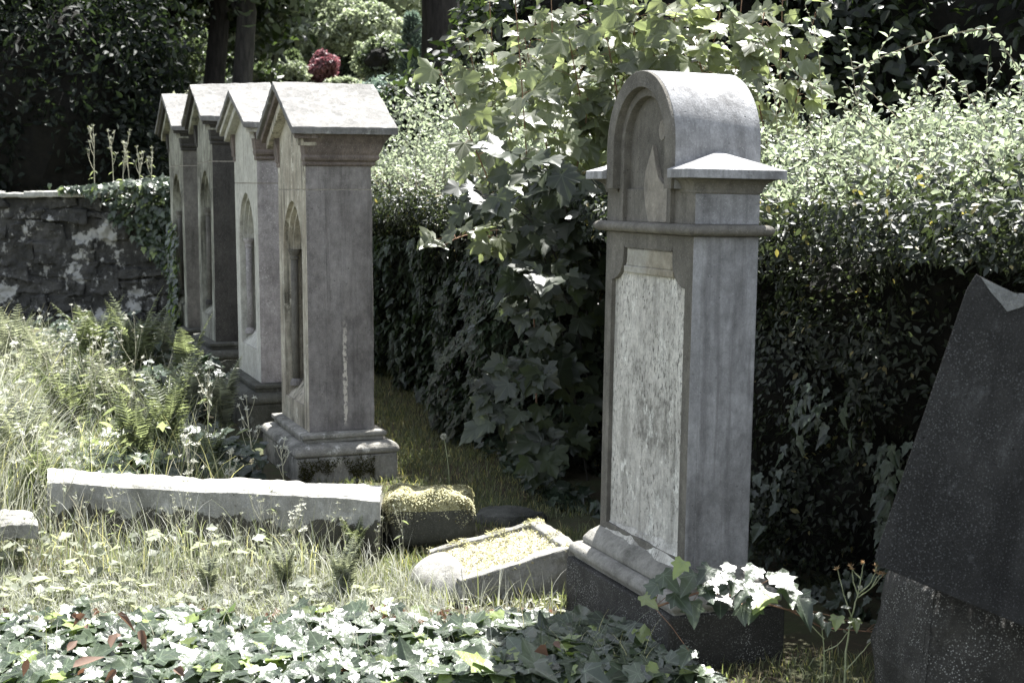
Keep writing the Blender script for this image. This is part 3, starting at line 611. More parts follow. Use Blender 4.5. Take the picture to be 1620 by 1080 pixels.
# rounded end stone
R = []
Pe = [at(640, 905, z=.06), at(700, 868, z=.11), at(745, 905, z=.12), at(690, 935, z=.05)]
cE = sum(Pe)/4
for k in range(7):
    a = PI/2*k/6; R.append([tuple((p-cE)*(.35+.75*math.cos(a)**.6 if k < 6 else .25)+cE-kc+np.array([0, 0, -.10+.13*math.sin(a)])) for p in (Pe[0], (Pe[0]+Pe[1])/2+(Pe[0]+Pe[1]-2*cE)*.12, Pe[1], (Pe[1]+Pe[2])/2+(Pe[1]+Pe[2]-2*cE)*.12, Pe[2], (Pe[2]+Pe[3])/2+(Pe[2]+Pe[3]-2*cE)*.12, Pe[3], (Pe[3]+Pe[0])/2+(Pe[3]+Pe[0]-2*cE)*.12)])
o = MB().add(rings(R)).build('rounded_end', M['kerb2'], ks, smooth=True); m_ = o.modifiers.new('s', 'SUBSURF'); m_.levels = m_.render_levels = 2
# flat dark stones on the path
for (px, py, sx, lab) in ((800, 815, .17, 'flat dark stone lying on the path behind the grave surround'), (590, 850, .10, 'small dark stone under the end of the long kerb')):
    c = at(px, py, z=.03); R = []
    for k, (s, z) in enumerate(((1, -.04), (1.02, .0), (.92, .03), (.5, .04))):
        R.append([(c[0]+math.cos(a)*sx*s*(1+.2*math.sin(a*3+px)), c[1]+math.sin(a)*sx*.8*s, z+.02) for a in np.linspace(0, 2*PI, 10)[:-1]])
    o = MB().add(rings(R)).build('flat_stone', M['plinth dark'], None, smooth=True); tag(o, lab, 'stone'); roughen(o, .03, .1)

# ---------------------------------------------------------------- moss on the nearest plinth
n = 2600; u = RG.random(n); v = RG.random(n)**.7
zz = .135-.14*v; xx = -.09+.50*u
keep = (np.sin(u*9+1)*.25+np.sin(u*23)*.2+.62 > v*1.0) & (u < .85)
Q = np.stack([xx, np.full(n, -.112)-RG.random(n)*.01, zz], 1)[keep]; n = len(Q)
leaves('moss', T_LONG, Q, rv(n)+UP*.3, rv(n)-np.array([0, .8, 0]), RG.uniform(.010, .022, n), M['mossdark'], sa, .2, .3)

# ---------------------------------------------------------------- rubble wall
wr = empty('rubble_wall', (-4.6, 15.0, .2), (0, 0, math.radians(-2)), 'old dark rubble stone wall blotched with white lichen behind the ferns, left', 'wall')
mb = MB(); zz = -.3; wv = 3.6; rr = random.Random(5)
while zz < 1.26:
    hh = rr.uniform(.12, .24); hh = min(hh, 1.30-zz); x = -wv+rr.random()*.1
    while x < wv:
        l = rr.uniform(.10, .55); dy = rr.uniform(-.04, .04); j = lambda: rr.uniform(-.045, .045)
        V, Fc = box(x+.008, x+l-.008, dy, .4, zz+.006, zz+hh-.006); V = [(a+j(), b+j(), c+j()) for a, b, c in V]; mb.add((V, Fc)); x += l
    zz += hh
o = mb.build('stonework', M['rubble'], wr, bev=.03); roughen(o, .09, .10)
MB().add(box(-wv, wv, .045, .38, -.4, 1.30)).build('mortar', M['rubble'], wr)
mb = MB(); x = -wv
while x < wv:
    l = rr.uniform(.3, .7); h_ = rr.uniform(.03, .065); mb.add(box(x, x+l-.01, -.05+rr.uniform(-.02, .02), .44, 1.305, 1.31+h_)); x += l
o = mb.build('coping', M['coping'], wr, bev=.012); roughen(o, .04, .15)

# ---------------------------------------------------------------- hedge
HB = np.array([.41, 7.15, 0.0])      # a point of the hedge's foot
hr = empty('overgrown_hedge', HB, (0, 0, 0), 'long overgrown hedge with bright fluffy top running behind all the headstones', 'hedge')
# local axes: s along W, q into the hedge (D)
def hp(s, q, z): return s[:, None]*W+q[:, None]*D+z[:, None]*UP
def face_off(s, z): return .10*np.sin(s*2.3+z*2)+.07*np.sin(s*5.1-z*4+1)+.05*np.sin(s*9.7+z*7)+.17*(1-sm(1.2, 1.48, z))-.10*sm(1.25, 1.5, z)
def top_h(s, q): return 1.53+.22*sm(.1, 1.2, q)+.07*np.sin(s*1.9+q*3)+.05*np.sin(s*4.7+q*5)+.06*sm(0, 5, s)+.04*sm(-1.5, -3, s)
S0, S1, QD = -3.9, 7.2, 1.5
# dark twiggy core
n1, n2 = 60, 10; V = []; 
sv = np.linspace(S0, S1, n1); V = []; Fc = []
for s in sv:
    s_ = np.array([s]); pr = []
    for z in (0.0, .4, .8, 1.05, 1.25): pr.append((float(face_off(s_, np.array([z]))[0])+.20+.06*math.sin(s*9+z*6), z))
    for q, dz in ((.26, .16), (.5, .10), (.9, .2), (1.4, .3)): pr.append((q, float(top_h(s_, np.array([q]))[0])-dz))
    pr.append((1.5, 0.0))
    V.append([s*W+q*D+z*UP+np.array([0, 0, -.05]) for q, z in pr])
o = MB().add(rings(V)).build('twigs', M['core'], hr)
def hedge_leaves(n, name, mat, size, tm, lay=.22, smin=S0, smax=S1, front=.72, parent=hr, top=True, zlo=.0):
    nf = int(n*front); s = RG.uniform(smin, smax, nf); z = zlo+RG.random(nf)*(1.55-zlo); cl = .5+.5*np.sin(s*13+z*17)*np.sin(s*7-z*11)
    cn = np.sin(s*8.3+2*np.sin(z*5))*np.sin(z*9.1+2*np.sin(s*4.3)); q = face_off(s, z)+.03+np.abs(RG.normal(size=nf))*lay*.5-.10*cl*np.clip(cn, -.3, 1)-.04*cn
    P1 = hp(s, q, z); N1 = -D*.6+UP*.6+rv(nf)*.6+np.stack([np.sin(s*11+z*3), np.cos(z*12+s), np.sin(z*8-s*6)], 1)*.45
    nt_ = n-nf; s = RG.uniform(smin, smax, nt_); q = RG.uniform(-.05, QD, nt_); z = top_h(s, q)-np.abs(RG.normal(size=nt_))*lay*.5+.02
    P2 = hp(s, q, z); N2 = UP+rv(nt_)*.9
    P = np.concatenate([P1, P2]); Nn = np.concatenate([N1, N2]); m = len(P)
    return leaves(name, tm, P, rv(m)-UP*.5-D*.2, Nn, RG.uniform(*size, m), mat, parent, .3, .3)
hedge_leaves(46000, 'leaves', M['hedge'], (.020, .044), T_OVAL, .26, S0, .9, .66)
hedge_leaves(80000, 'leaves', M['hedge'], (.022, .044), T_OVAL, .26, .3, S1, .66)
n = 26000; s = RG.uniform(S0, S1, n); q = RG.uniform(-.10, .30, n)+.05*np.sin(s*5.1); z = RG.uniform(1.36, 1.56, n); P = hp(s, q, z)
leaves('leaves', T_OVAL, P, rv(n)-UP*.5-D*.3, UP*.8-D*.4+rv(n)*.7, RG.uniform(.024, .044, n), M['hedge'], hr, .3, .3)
# feathery new growth over the top
def sprays():
    mbs = MB(); Ps = []; Ds = []; Ns = []; Sz = []
    def shoot(base, d, L, ls, gap=.022, bend=.3, r=.0022):
        d = np.array(d, float); d /= np.linalg.norm(d); p = np.array(base, float); pts = [p.copy()]; steps = max(4, int(L/.05)); side = np.cross(d, rv(1)[0])
        side /= np.linalg.norm(side)
        for i in range(steps):
            d = d+side*bend*.05+rv(1)[0]*.06-UP*.02*bend; d /= np.linalg.norm(d); p = p+d*L/steps; pts.append(p.copy())
        mbs.add(tube(pts, list(np.linspace(r, r*.4, len(pts))), 3))
        k = int(L/gap); tt = np.linspace(.08, 1, k)*(len(pts)-1); pts_ = np.array(pts)
        for t in tt:
            i = min(int(t), len(pts)-2); q = pts_[i]+(pts_[i+1]-pts_[i])*(t-i); dd = pts_[i+1]-pts_[i]; dd /= np.linalg.norm(dd)
            o = np.cross(dd, rv(1)[0]); o /= np.linalg.norm(o)
            Ps.append(q); Ds.append(o+dd*.6); Ns.append(UP*.7+rv(1)[0]*.7); Sz.append(ls*rnd.uniform(.6, 1.2))
        return pts
    # low dense sprays along the whole top
    for _ in range(1500):
        s = rnd.uniform(S0, S1); q = rnd.uniform(.0, QD)
        z = float(top_h(np.array([s]), np.array([q]))[0])-.04
        hmul = .6+.5*math.sin(s*1.3+.5)**2+.3*(s > -.3)*(s < 3)
        L = rnd.uniform(.12, .34)*hmul*(.7+.5*q)
        shoot(s*W+q*D+z*UP, UP*1.0+rv(1)[0]*.7-D*.15, L, .034)
    # long arching shoots
    for (px, py, qx, qy, Y_, ls) in ((1490, 330, 1300, 150, 5.9, .04), (1440, 345, 1560, 130, 5.6, .042), (1600, 330, 1545, 40, 5.6, .042), (1330, 330, 1270, 10, 6.4, .042), (1290, 300, 1345, 5, 6.4, .04), (1380, 320, 1400, 30, 6.2, .04),
        (1180, 280, 1190, 120, 6.8, .04), (660, 300, 640, 150, 9.6, .05), (700, 290, 730, 60, 9.2, .05), (760, 280, 752, 40, 8.9, .05), (640, 230, 660, 130, 10, .05), (1620, 300, 1480, 200, 5.4, .04), (1250, 330, 1100, 180, 6.6, .04), (1560, 350, 1640, 90, 5.2, .04), (1230, 290, 1225, 60, 6.9, .04)):
        a = at(px, py, Y=Y_)-HB; b = at(qx, qy, Y=Y_-.15)-HB
        shoot(a, b-a, float(np.linalg.norm(b-a)), ls, .020, .5, .0035)
    a = at(1330, 205, Y=5.9)-HB
    for (x0, y0, x1, y1, x2, y2) in ((1350, 110, 1470, 55, 1560, 45), (1560, 45, 1600, 80, 1625, 140), (1150, 10, 1190, 60, 1300, 150), (1300, 150, 1400, 200, 1480, 290)):
        pts = bez(at(x0, y0, Y=5.8)-HB, at(x1, y1, Y=5.8)-HB, at(x2, y2, Y=5.7)-HB, 9); mbs.add(tube(pts, .003, 4))
        for t in np.linspace(0, .999, 30):
            i = int(t*8); q = pts[i]+(pts[i+1]-pts[i])*(t*8-i); Ps.append(q); Ds.append(rv(1)[0]+UP*.3); Ns.append(UP*.6+rv(1)[0]*.8); Sz.append(rnd.uniform(.03, .045))
    mbs.build('shoots', M['twig'], hr)
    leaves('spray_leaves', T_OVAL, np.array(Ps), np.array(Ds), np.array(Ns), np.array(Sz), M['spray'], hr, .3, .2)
sprays()
# bright fluff volume along the crest, thicker where the photo shows it
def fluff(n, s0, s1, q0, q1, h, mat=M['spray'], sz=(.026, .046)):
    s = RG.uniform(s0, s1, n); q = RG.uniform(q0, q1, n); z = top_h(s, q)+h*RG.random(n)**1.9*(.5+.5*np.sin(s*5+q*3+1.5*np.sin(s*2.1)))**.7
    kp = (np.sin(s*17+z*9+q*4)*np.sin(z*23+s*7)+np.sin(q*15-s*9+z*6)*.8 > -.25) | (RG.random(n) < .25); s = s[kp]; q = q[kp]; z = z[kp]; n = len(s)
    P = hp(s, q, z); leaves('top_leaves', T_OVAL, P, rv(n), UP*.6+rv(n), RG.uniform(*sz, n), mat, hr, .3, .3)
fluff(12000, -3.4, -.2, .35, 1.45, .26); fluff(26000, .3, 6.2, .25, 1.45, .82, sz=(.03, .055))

# climbing ivy over the hedge foot between the stones
n = 5200; s = RG.uniform(.6, 5.5, n); z = RG.random(n)**1.1*1.25; P = hp(s, face_off(s, z)-.12-.05*RG.random(n), z)+HB
ci = leaves('climbing_ivy', T_IVY, P, -UP*1.0+rv(n)*.5, -D+UP*.7+rv(n)*.45, RG.uniform(.045, .085, n), M['ivy'], None, .2, .2)
tag(ci, 'dark ivy hanging over the hedge foot beside the mown path', 'ivy')
n = 900; s = RG.uniform(-3, -.2, n); z = RG.random(n)**1.3*.9; kp = np.sin(s*6+1)*np.sin(z*7+s*2) > -.1; s = s[kp]; z = z[kp]; n = len(s); P = hp(s, face_off(s, z)-.11-.05*RG.random(n), z)+HB
ci = leaves('climbing_ivy', T_IVY, P, -UP*1.0+rv(n)*.5, -D+UP*.7+rv(n)*.45, RG.uniform(.035, .075, n), M['ivy'], None, .2, .2)
tag(ci, 'sparse dark ivy on the shaded hedge between the round-topped stone and the slab', 'ivy')

# ---------------------------------------------------------------- maple saplings
def blobpts(n, c, r, shell=.55):
    d = rv(n); k = (shell+(1-shell)*RG.random((n, 1)))*(1+.18*np.sin(d[:, :1]*7+c[0])*np.cos(d[:, 2:]*6+c[1])); return np.array(c)+d*np.array(r)*k, d

def sapling(label, stems, nper, ls, jitter, name='maple_sapling', mat='maple', rad=.006, sm_='stem', mass=None):
    base = stems[0][0]; root = empty(name, base, (0, 0, 0), label, 'sapling', 'maple saplings growing through the hedge'); b0 = np.array(root.location)
    Ps = []; Ds = []; Ns = []; Sz = []; mb = MB()
    for st in stems:
        pts = bez(*[np.array(p)-b0 for p in st], 10); mb.add(tube(pts, list(np.linspace(rad, rad*.4, 10)), 5))
        for k in range(nper):
            t = rnd.uniform(.25, 1)**.8*.999; i = int(t*9); q = pts[i]+(pts[i+1]-pts[i])*(t*9-i); o = rv(1)[0]*np.array([1, 1, .35]); o[1] = -abs(o[1])*.8+.1 if rnd.random() < .65 else o[1]; pl = rnd.uniform(.4, 1)*jitter
            tip = q+o*pl+UP*.15*pl; mb.add(tube([q, (q+tip)/2+UP*.01, tip], .0012, 3))
            Ps.append(tip); Ds.append(o-UP*.45+rv(1)[0]*.2); Ns.append(UP*.6-np.array([0, .6, 0])+rv(1)[0]*.5); Sz.append(ls*rnd.uniform(.5, 1.2))
    for cx, cy, Yc, r, k in (mass or ()):
        c = at(cx, cy, Y=Yc)-b0; p, d = blobpts(k, c, r, .55); ok = (d[:, 1] < .35); p = p[ok]; d = d[ok]
        for a_, d_ in zip(p, d): Ps.append(a_); Ds.append(d_*np.array([1, .6, .2])-UP*.55+rv(1)[0]*.25); Ns.append(UP*.6+d_*.4-np.array([0, .5, 0])+rv(1)[0]*.45); Sz.append(ls*rnd.uniform(.5, 1.1)); mb.add(tube([a_-d_*.08-UP*.01, a_-d_*.04+UP*.01, a_], .001, 3))
    mb.build('stems', M[sm_], root)
    leaves('leaves', T_MAPLE, np.array(Ps), np.array(Ds), np.array(Ns), np.array(Sz), M[mat], root, .28, .22)
    return root
def pt(x, y, Y): return at(x, y, Y=Y)
sapling('tall maple sapling with red stem rising out of the hedge left of the round-topped headstone', [(pt(850, 700, 7.75), pt(845, 350, 7.45), pt(815, 0, 7.35)), (pt(850, 500, 7.65), pt(800, 330, 7.25), pt(695, 110, 7.15)), (pt(850, 420, 7.65), pt(930, 260, 7.45), pt(930, 150, 7.45)), (pt(850, 450, 7.65), pt(780, 330, 7.15), pt(700, 390, 6.95))], 17, .115, .17, mat='mapletop', mass=((850, 225, 7.5, (.40, .3, .30), 60), (790, 275, 7.4, (.25, .2, .16), 20), (900, 190, 7.6, (.25, .25, .35), 40)))
sapling('drooping maple branch with broad shaded leaves in the hedge face left of the round-topped headstone', [(pt(930, 760, 7.55), pt(880, 400, 7.25), pt(800, 240, 7.05)), (pt(930, 600, 7.45), pt(900, 420, 7.05), pt(850, 440, 6.85)), (pt(920, 660, 7.45), pt(880, 560, 7.15), pt(820, 600, 6.95)), (pt(930, 560, 7.45), pt(880, 320, 7.15), pt(760, 310, 6.85)), (pt(930, 740, 7.45), pt(890, 640, 7.15), pt(850, 740, 7.05)), (pt(930, 500, 7.45), pt(900, 300, 7.15), pt(860, 260, 6.95))], 24, .118, .17, sm_='bark', mass=((850, 330, 7.5, (.50, .3, .26), 110), (880, 470, 7.4, (.36, .25, .35), 110), (850, 640, 7.3, (.34, .22, .35), 90)))
for i, (x0, x1, Y_, lab) in enumerate(((880, 870, 8.4, 'maple sapling well behind the tall red-stemmed one'), (790, 770, 9.0, 'slight maple sapling nearest the black conifer trunk'), (1230, 1240, 7.6, 'low maple sapling at the right end of the thicket'), (950, 965, 7.6, 'maple sapling standing in the hedge just left of the arched stone top'), (1010, 1000, 7.5, 'slim maple sapling rising directly behind the arched stone top'), (1080, 1100, 7.4, 'bushy maple sapling behind the right shoulder of the arched stone top'), (1150, 1180, 7.2, 'maple sapling with pinkish leaves right of the arched stone top'), (1060, 1040, 8.2, 'pale maple sapling farthest back behind the arched stone top'))):
    sapling(lab, [(pt(x0, 500, Y_), pt(x0, 200, Y_), pt(x1, -60, Y_)), (pt(x0, 300, Y_), pt(x0+30, 150, Y_), pt(x0+60, 20, Y_-.2)), (pt(x0, 300, Y_), pt(x0-30, 170, Y_), pt(x0-50, 60, Y_-.2))], 30 if x0 < 1200 else 20, .108, .17, mat='mapletop')

# ---------------------------------------------------------------- ivy
def scatter(n, poly_px, zf, Yr=None):
    """random ground points inside a ground quad given by its 4 corners (world xy)"""
    a, b, c, d = [np.array(p, float) for p in poly_px]; u = RG.random((n, 1)); v = RG.random((n, 1))
    return (a*(1-u)+b*u)*(1-v)+(d*(1-u)+c*u)*v
def ivypatch(n, quad, h, label, size=(.05, .10), cat='ground ivy', name='ground_ivy', nm=None, mat='ivyg', dens=None, zj=.05):
    P = scatter(n, quad, 0); P = P[(P[:, 1] < 4.93+.10*np.sin(P[:, 0]*4.3)+.07*np.sin(P[:, 0]*11+2)) | (P[:, 1] > 5.3) | (RG.random(n) < .12)]; n = len(P)
    x, y = P[:, 0], P[:, 1]; z = gz(x, y)+h*(.75+.25*np.sin(x*6+1)*np.cos(y*7))+RG.uniform(-zj, zj*.8, n)
    P3 = np.stack([x, y, z], 1); d_ = rv(n)*np.array([1, 1, .2])-np.array([0, .5, .15])
    o = leaves(name, T_IVY, P3, d_, UP*1.0-np.array([0, .25, 0])+rv(n)*.42, RG.uniform(*size, n)*RG.choice([.6, .8, 1, 1.1], n), M[mat], None, .22, .18)
    tag(o, label, cat, kind='stuff'); return o
ivypatch(4200, [(-2.5, 5.10), (.12, 5.02), (.42, 4.35), (-2.4, 4.15)], .09, 'ivy covering the ground in the foreground', (.05, .115))
ivypatch(900, [(.05, 5.05), (.42, 4.75), (.65, 4.3), (-.1, 4.3)], .10, 'dark ivy in front of the round-topped stone', (.07, .12))
ivypatch(1500, [(-3.4, 12.2), (-1.9, 9.6), (-2.3, 9.2), (-4.0, 11.8)], .28, 'ivy round the feet of the far headstones', (.06, .10), zj=.18, mat='ivy')
ivypatch(1100, [(-2.0, 8.9), (-1.25, 7.4), (-2.3, 6.9), (-2.6, 8.6)], .16, 'ivy and herbs round the foot of the nearest headstone', (.06, .11), zj=.12, mat='ivy')
ivypatch(700, [(-.95, 11.5), (.2, 6.9), (.42, 7.0), (-.6, 11.6)], .05, 'ivy creeping from the hedge on to the path', (.05, .08), zj=.04, mat='ivy')
# ivy on the wall
n = 1700; x = RG.normal(-3.35, .38, n)+0*RG.random(n); z = 1.66-RG.random(n)**1.3*1.25*(1-np.clip(np.abs(x+3.25)/1.3, 0, .9)); P = np.stack([x, 14.86-RG.random(n)*.12, z], 1)
n2 = 1300; x = RG.uniform(-4.7, -2.7, n2); P2 = np.stack([x, RG.uniform(14.85, 15.4, n2), 1.60+RG.random(n2)*.12*sm(-4.8, -3.4, x)], 1)
P = np.concatenate([P, P2]); n = len(P)
o = leaves('climbing_ivy', T_IVY, P, -UP*.8+rv(n)*.6, -np.array([0, .8, 0])+UP*.8+rv(n)*.5, RG.uniform(.06, .10, n), M['ivyg'], None, .2, .2)
tag(o, 'ivy spilling over the rubble wall beside the farthest headstone', 'ivy')
# ivy climbing the farthest stone
n = 420; yy = RG.uniform(.25, .8, n); z = .4+RG.random(n)**1.6*.9; P = np.array([D_C[0], D_C[1], 0])+(-.03-.04*RG.random(n))[:, None]*D+yy[:, None]*W+z[:, None]*UP
o = leaves('climbing_ivy', T_IVY, P, -UP*.8+rv(n)*.6, -D+UP*.6+rv(n)*.5, RG.uniform(.04, .08, n), M['ivyg'], None, .2, .2); tag(o, 'ivy climbing up the front of the farthest headstone', 'ivy')
# ivy trail over the base of the round-topped stone
tr = empty('ivy_trail', at(1060, 940, Y=4.50), (0, 0, 0), 'ivy trail with sunlit whitish leaves reaching right from the base of the round-topped headstone', 'ivy'); t0 = np.array(tr.location)
mb = MB(); main = [at(x, y, Y=Y_)-t0 for x, y, Y_ in ((1035, 960, 4.42), (1110, 935, 4.42), (1180, 945, 4.42), (1250, 965, 4.45), (1300, 992, 4.5), (1370, 998, 4.5), (1435, 1003, 4.5))]
mb.add(tube(main, list(np.linspace(.004, .0015, len(main))), 5)); Ps, Ds, Ns, Sz = [], [], [], []
for (x, y, s, lit) in ((1050, 915, .075, 0), (1098, 915, .085, 0), (1068, 945, .08, 0), (1095, 960, .075, 0), (1122, 905, .07, 0), (1145, 915, .085, 1), (1165, 925, .06, 1), (1180, 938, .07, 0), (1140, 955, .085, 1), (1195, 905, .07, 1), (1230, 915, .095, 1), (1215, 945, .095, 1), (1262, 950, .10, 1), (1172, 965, .06, 0), (1292, 978, .045, 1), (1325, 982, .05, 1), (1195, 960, .07, 0), (1352, 985, .045, 1), (1190, 930, .09, 1), (1130, 925, .08, 1), (1245, 935, .08, 1), (1080, 895, .06, 0), (1118, 935, .07, 0), (1155, 900, .05, 1), (1395, 990, .035, 1), (1415, 995, .03, 1), (1310, 990, .04, 1), (1090, 1035, .07, 0), (1040, 930, .07, 0), (1020, 950, .06, 0)):
    p = at(x, y-6, Y=4.33+rnd.uniform(-.03, .03) if x < 1200 else 4.36)-t0; q = main[min(range(len(main)), key=lambda k: np.linalg.norm(main[k]-p))]
    mb.add(tube([q, (p+q)/2+UP*.008, p], .0013, 4)); Ps.append(p); Ds.append(np.array([rnd.uniform(-.6, .6), -.7, -.35])); Ns.append(UP*(1.3 if lit else .8)-np.array([0, .62 if lit else .7, 0])+rv(1)[0]*.24); Sz.append(s*1.15)
mb.build('stem', M['stem'], tr); leaves('leaves', T_IVY, np.array(Ps), np.array(Ds), np.array(Ns), np.array(Sz), M['ivyg'], tr, .25, .15)

# ---------------------------------------------------------------- grasses
def gpts(n, quad): P = scatter(n, quad, 0); return np.stack([P[:, 0], P[:, 1], gz(P[:, 0], P[:, 1])], 1)
def grass(name, n, quad, h, w, mat, label, bend=(.3, 1.4), azm=None, seg=5):
    P = gpts(n, quad); az = RG.uniform(0, 2*PI, n) if azm is None else RG.normal(azm, .9, n)
    o = blades(name, P, RG.uniform(*h, n)*RG.uniform(.6, 1, n), RG.uniform(*bend, n), az, RG.uniform(*w, n), M[mat], None, seg)
    tag(o, label, 'grass', kind='stuff'); return o
grass('short_grass', 26000, [(-1.6, 12.5), (-.9, 12.2), (.45, 6.9), (-.9, 6.0)], (.02, .07), (.003, .006), 'turf', 'mown grass of the path beside the hedge', seg=2)
grass('short_grass', 9000, [(-.5, 6.2), (.5, 6.6), (.3, 5.3), (-.7, 5.3)], (.02, .08), (.003, .006), 'turf', 'grass round the grave surround', seg=2)
grass('short_grass', 5000, [(.6, 4.9), (2.2, 4.4), (1.8, 3.4), (.5, 4.0)], (.02, .07), (.003, .006), 'turf', 'shaded grass by the leaning slab', seg=2)
grass('dry_grass', 11000, [(-2.7, 5.75), (-.25, 5.5), (-.25, 5.05), (-2.5, 5.05)], (.03, .13), (.002, .005), 'straw', 'short dry grass between ivy and kerb', seg=3, bend=(.3, 1.7))
grass('tall_grass', 1100, [(-2.7, 6.35), (-.75, 5.95), (-.85, 5.45), (-2.6, 5.6)], (.14, .40), (.0014, .0045), 'straw', 'tall seeding grass before the long kerb', bend=(.2, 1.5))
grass('tall_grass', 600, [(-2.7, 6.35), (-.75, 5.95), (-.85, 5.6), (-2.6, 5.7)], (.12, .32), (.002, .006), 'grass', 'green grass at the foot of the long kerb', bend=(.2, 1.2))
grass('tall_grass', 3000, [(-5.2, 12.8), (-3.1, 10.6), (-2.0, 6.8), (-3.1, 6.7)], (.25, .66), (.003, .008), 'grass', 'long green grass on the old graves at the left', azm=.1, bend=(.4, 1.8), seg=7)
grass('tall_grass', 6500, [(-5.6, 12.8), (-3.5, 10.2), (-2.25, 6.8), (-3.3, 6.7)], (.35, .88), (.002, .006), 'straw', 'long bleached grass on the old graves at the left', azm=-.1, bend=(.6, 2.1), seg=7)
grass('tall_grass', 900, [(-2.6, 8.8), (-1.75, 8.2), (-1.4, 6.8), (-2.3, 6.8)], (.2, .5), (.004, .008), 'grass', 'thin grass by the nearest headstone')
grass('tall_grass', 900, [(-3.6, 7.0), (-2.1, 6.6), (-2.15, 5.2), (-3.2, 5.2)], (.3, .6), (.004, .008), 'straw', 'bleached grass at the left edge', azm=-.2)
grass('tall_grass', 160, [(.0, 4.9), (.4, 4.6), (.5, 4.3), (.0, 4.4)], (.12, .32), (.003, .006), 'grass', 'grass blades among the shaded ivy', bend=(.5, 1.7))
grass('tall_grass', 160, [(-.75, 5.35), (.15, 5.25), (.2, 5.1), (-.6, 5.1)], (.1, .28), (.003, .006), 'straw', 'dry grass along the grave surround', bend=(.2, 1.2))
grass('tall_grass', 1500, [(-3.3, 11.4), (-2.3, 10.2), (-1.8, 8.0), (-2.6, 7.4)], (.25, .6), (.002, .006), 'straw', 'bleached grass among the ivy beside the row of headstones', bend=(.4, 1.7), seg=6)
grass('tall_grass', 900, [(-2.5, 5.35), (-.1, 5.2), (-.1, 4.8), (-2.4, 4.8)], (.08, .26), (.0015, .004), 'straw', 'ragged dry grass along the edge of the foreground ivy', bend=(.4, 1.8))
grass('tall_grass', 800, [(-1.3, 5.95), (-.45, 5.8), (-.35, 5.35), (-1.2, 5.5)], (.08, .24), (.002, .005), 'straw', 'grass burying the right end of the long kerb', bend=(.3, 1.6))
grass('tall_grass', 420, [(-2.4, 5.1), (.2, 5.0), (.35, 4.4), (-2.3, 4.3)], (.12, .34), (.0015, .004), 'straw', 'thin dry blades poking through the foreground ivy', bend=(.3, 1.6))
# broadleaf herbs mixed into the left bank
for (nn, quad, sz, mt, lab, zh) in ((320, [(-2.6, 6.1), (-.8, 5.85), (-.75, 5.5), (-2.5, 5.6)], (.03, .08), 'fernp', 'small herbs at the foot of the long kerb', .16), (1500, [(-4.6, 12.4), (-2.6, 10.6), (-1.7, 7.0), (-2.9, 6.9)], (.04, .09), 'fern', 'leafy herbs among the long grass', .34), (2000, [(-5.2, 12.4), (-3.4, 10.2), (-2.3, 6.9), (-3.2, 6.8)], (.03, .075), 'fernp', 'pale herbs among the bleached grass', .45), (420, [(-2.2, 5.6), (-.5, 5.45), (-.4, 5.15), (-2.2, 5.15)], (.04, .10), 'fernp', 'pale seedlings among the dry grass', .05)):
    P = gpts(nn, quad); P = P[np.sin(P[:, 0]*7+1)*np.sin(P[:, 1]*6)+.35*RG.normal(size=nn) > -.2]; nn = len(P); P[:, 2] += RG.random(nn)*zh+.02; o = leaves('low_herbs', T_LOBE, P, rv(nn)*np.array([1, 1, .4]), UP+rv(nn)*.6, RG.uniform(*sz, nn), M[mt], None, .3, .3); tag(o, lab, 'herbs', kind='stuff')

# ---------------------------------------------------------------- ferns
def fern(px, py, Yb, L, nf, mat, label, up=.9, azs=None, z=None):
    b = at(px, py, Y=Yb); b[2] = float(gz(b[0], b[1])) if z is None else z
    root = empty('fern', b, (0, 0, 0), label, 'fern')
    for k in range(nf):
        az = azs[k] if azs else 2*PI*k/nf+rnd.uniform(-.4, .4); l = L*rnd.uniform(.75, 1.1); bend = rnd.uniform(.5, 1.2)
        pts = np.array(stalks_curve((0, 0, 0), l, az, bend*(1.4-up*.3), 14)); Ps, Ds, Ns, Sz = [], [], [], []
        nP = 30
        for i in range(nP):
            t = .16+.83*i/nP; f = t*13; j = min(int(f), 12); q = pts[j]+(pts[j+1]-pts[j])*(f-j); d = pts[j+1]-pts[j]; d /= np.linalg.norm(d)
            sdv = np.cross(d, UP); sdv /= max(np.linalg.norm(sdv), 1e-6); nn = np.cross(sdv, d)
            ln = l*.26*math.sin(min(1, (t-.08)*2.2)*PI/2)*(1-t)**.75+.006
            for sgn in (1, -1): Ps.append(q); Ds.append(sdv*sgn+d*.35-nn*.12); Ns.append(nn+rv(1)[0]*.12); Sz.append(ln)
        fr_ = leaves('frond', T_PIN, np.array(Ps), np.array(Ds), np.array(Ns), np.array(Sz), M[mat], root, .1, .25)
        MB().add(tube(pts, list(np.linspace(.0028, .0008, 14)), 4)).build('rachis', M['greenstem'], fr_)
    return root
ph = [(.05, .04), (.13, .12), (.07, .17), (.13, .26), (.065, .31), (.12, .40), (.055, .45), (.10, .54), (.045, .59), (.08, .68), (.03, .74), (.045, .84), (0, 1)]
T_PIN = tmpl(ph)
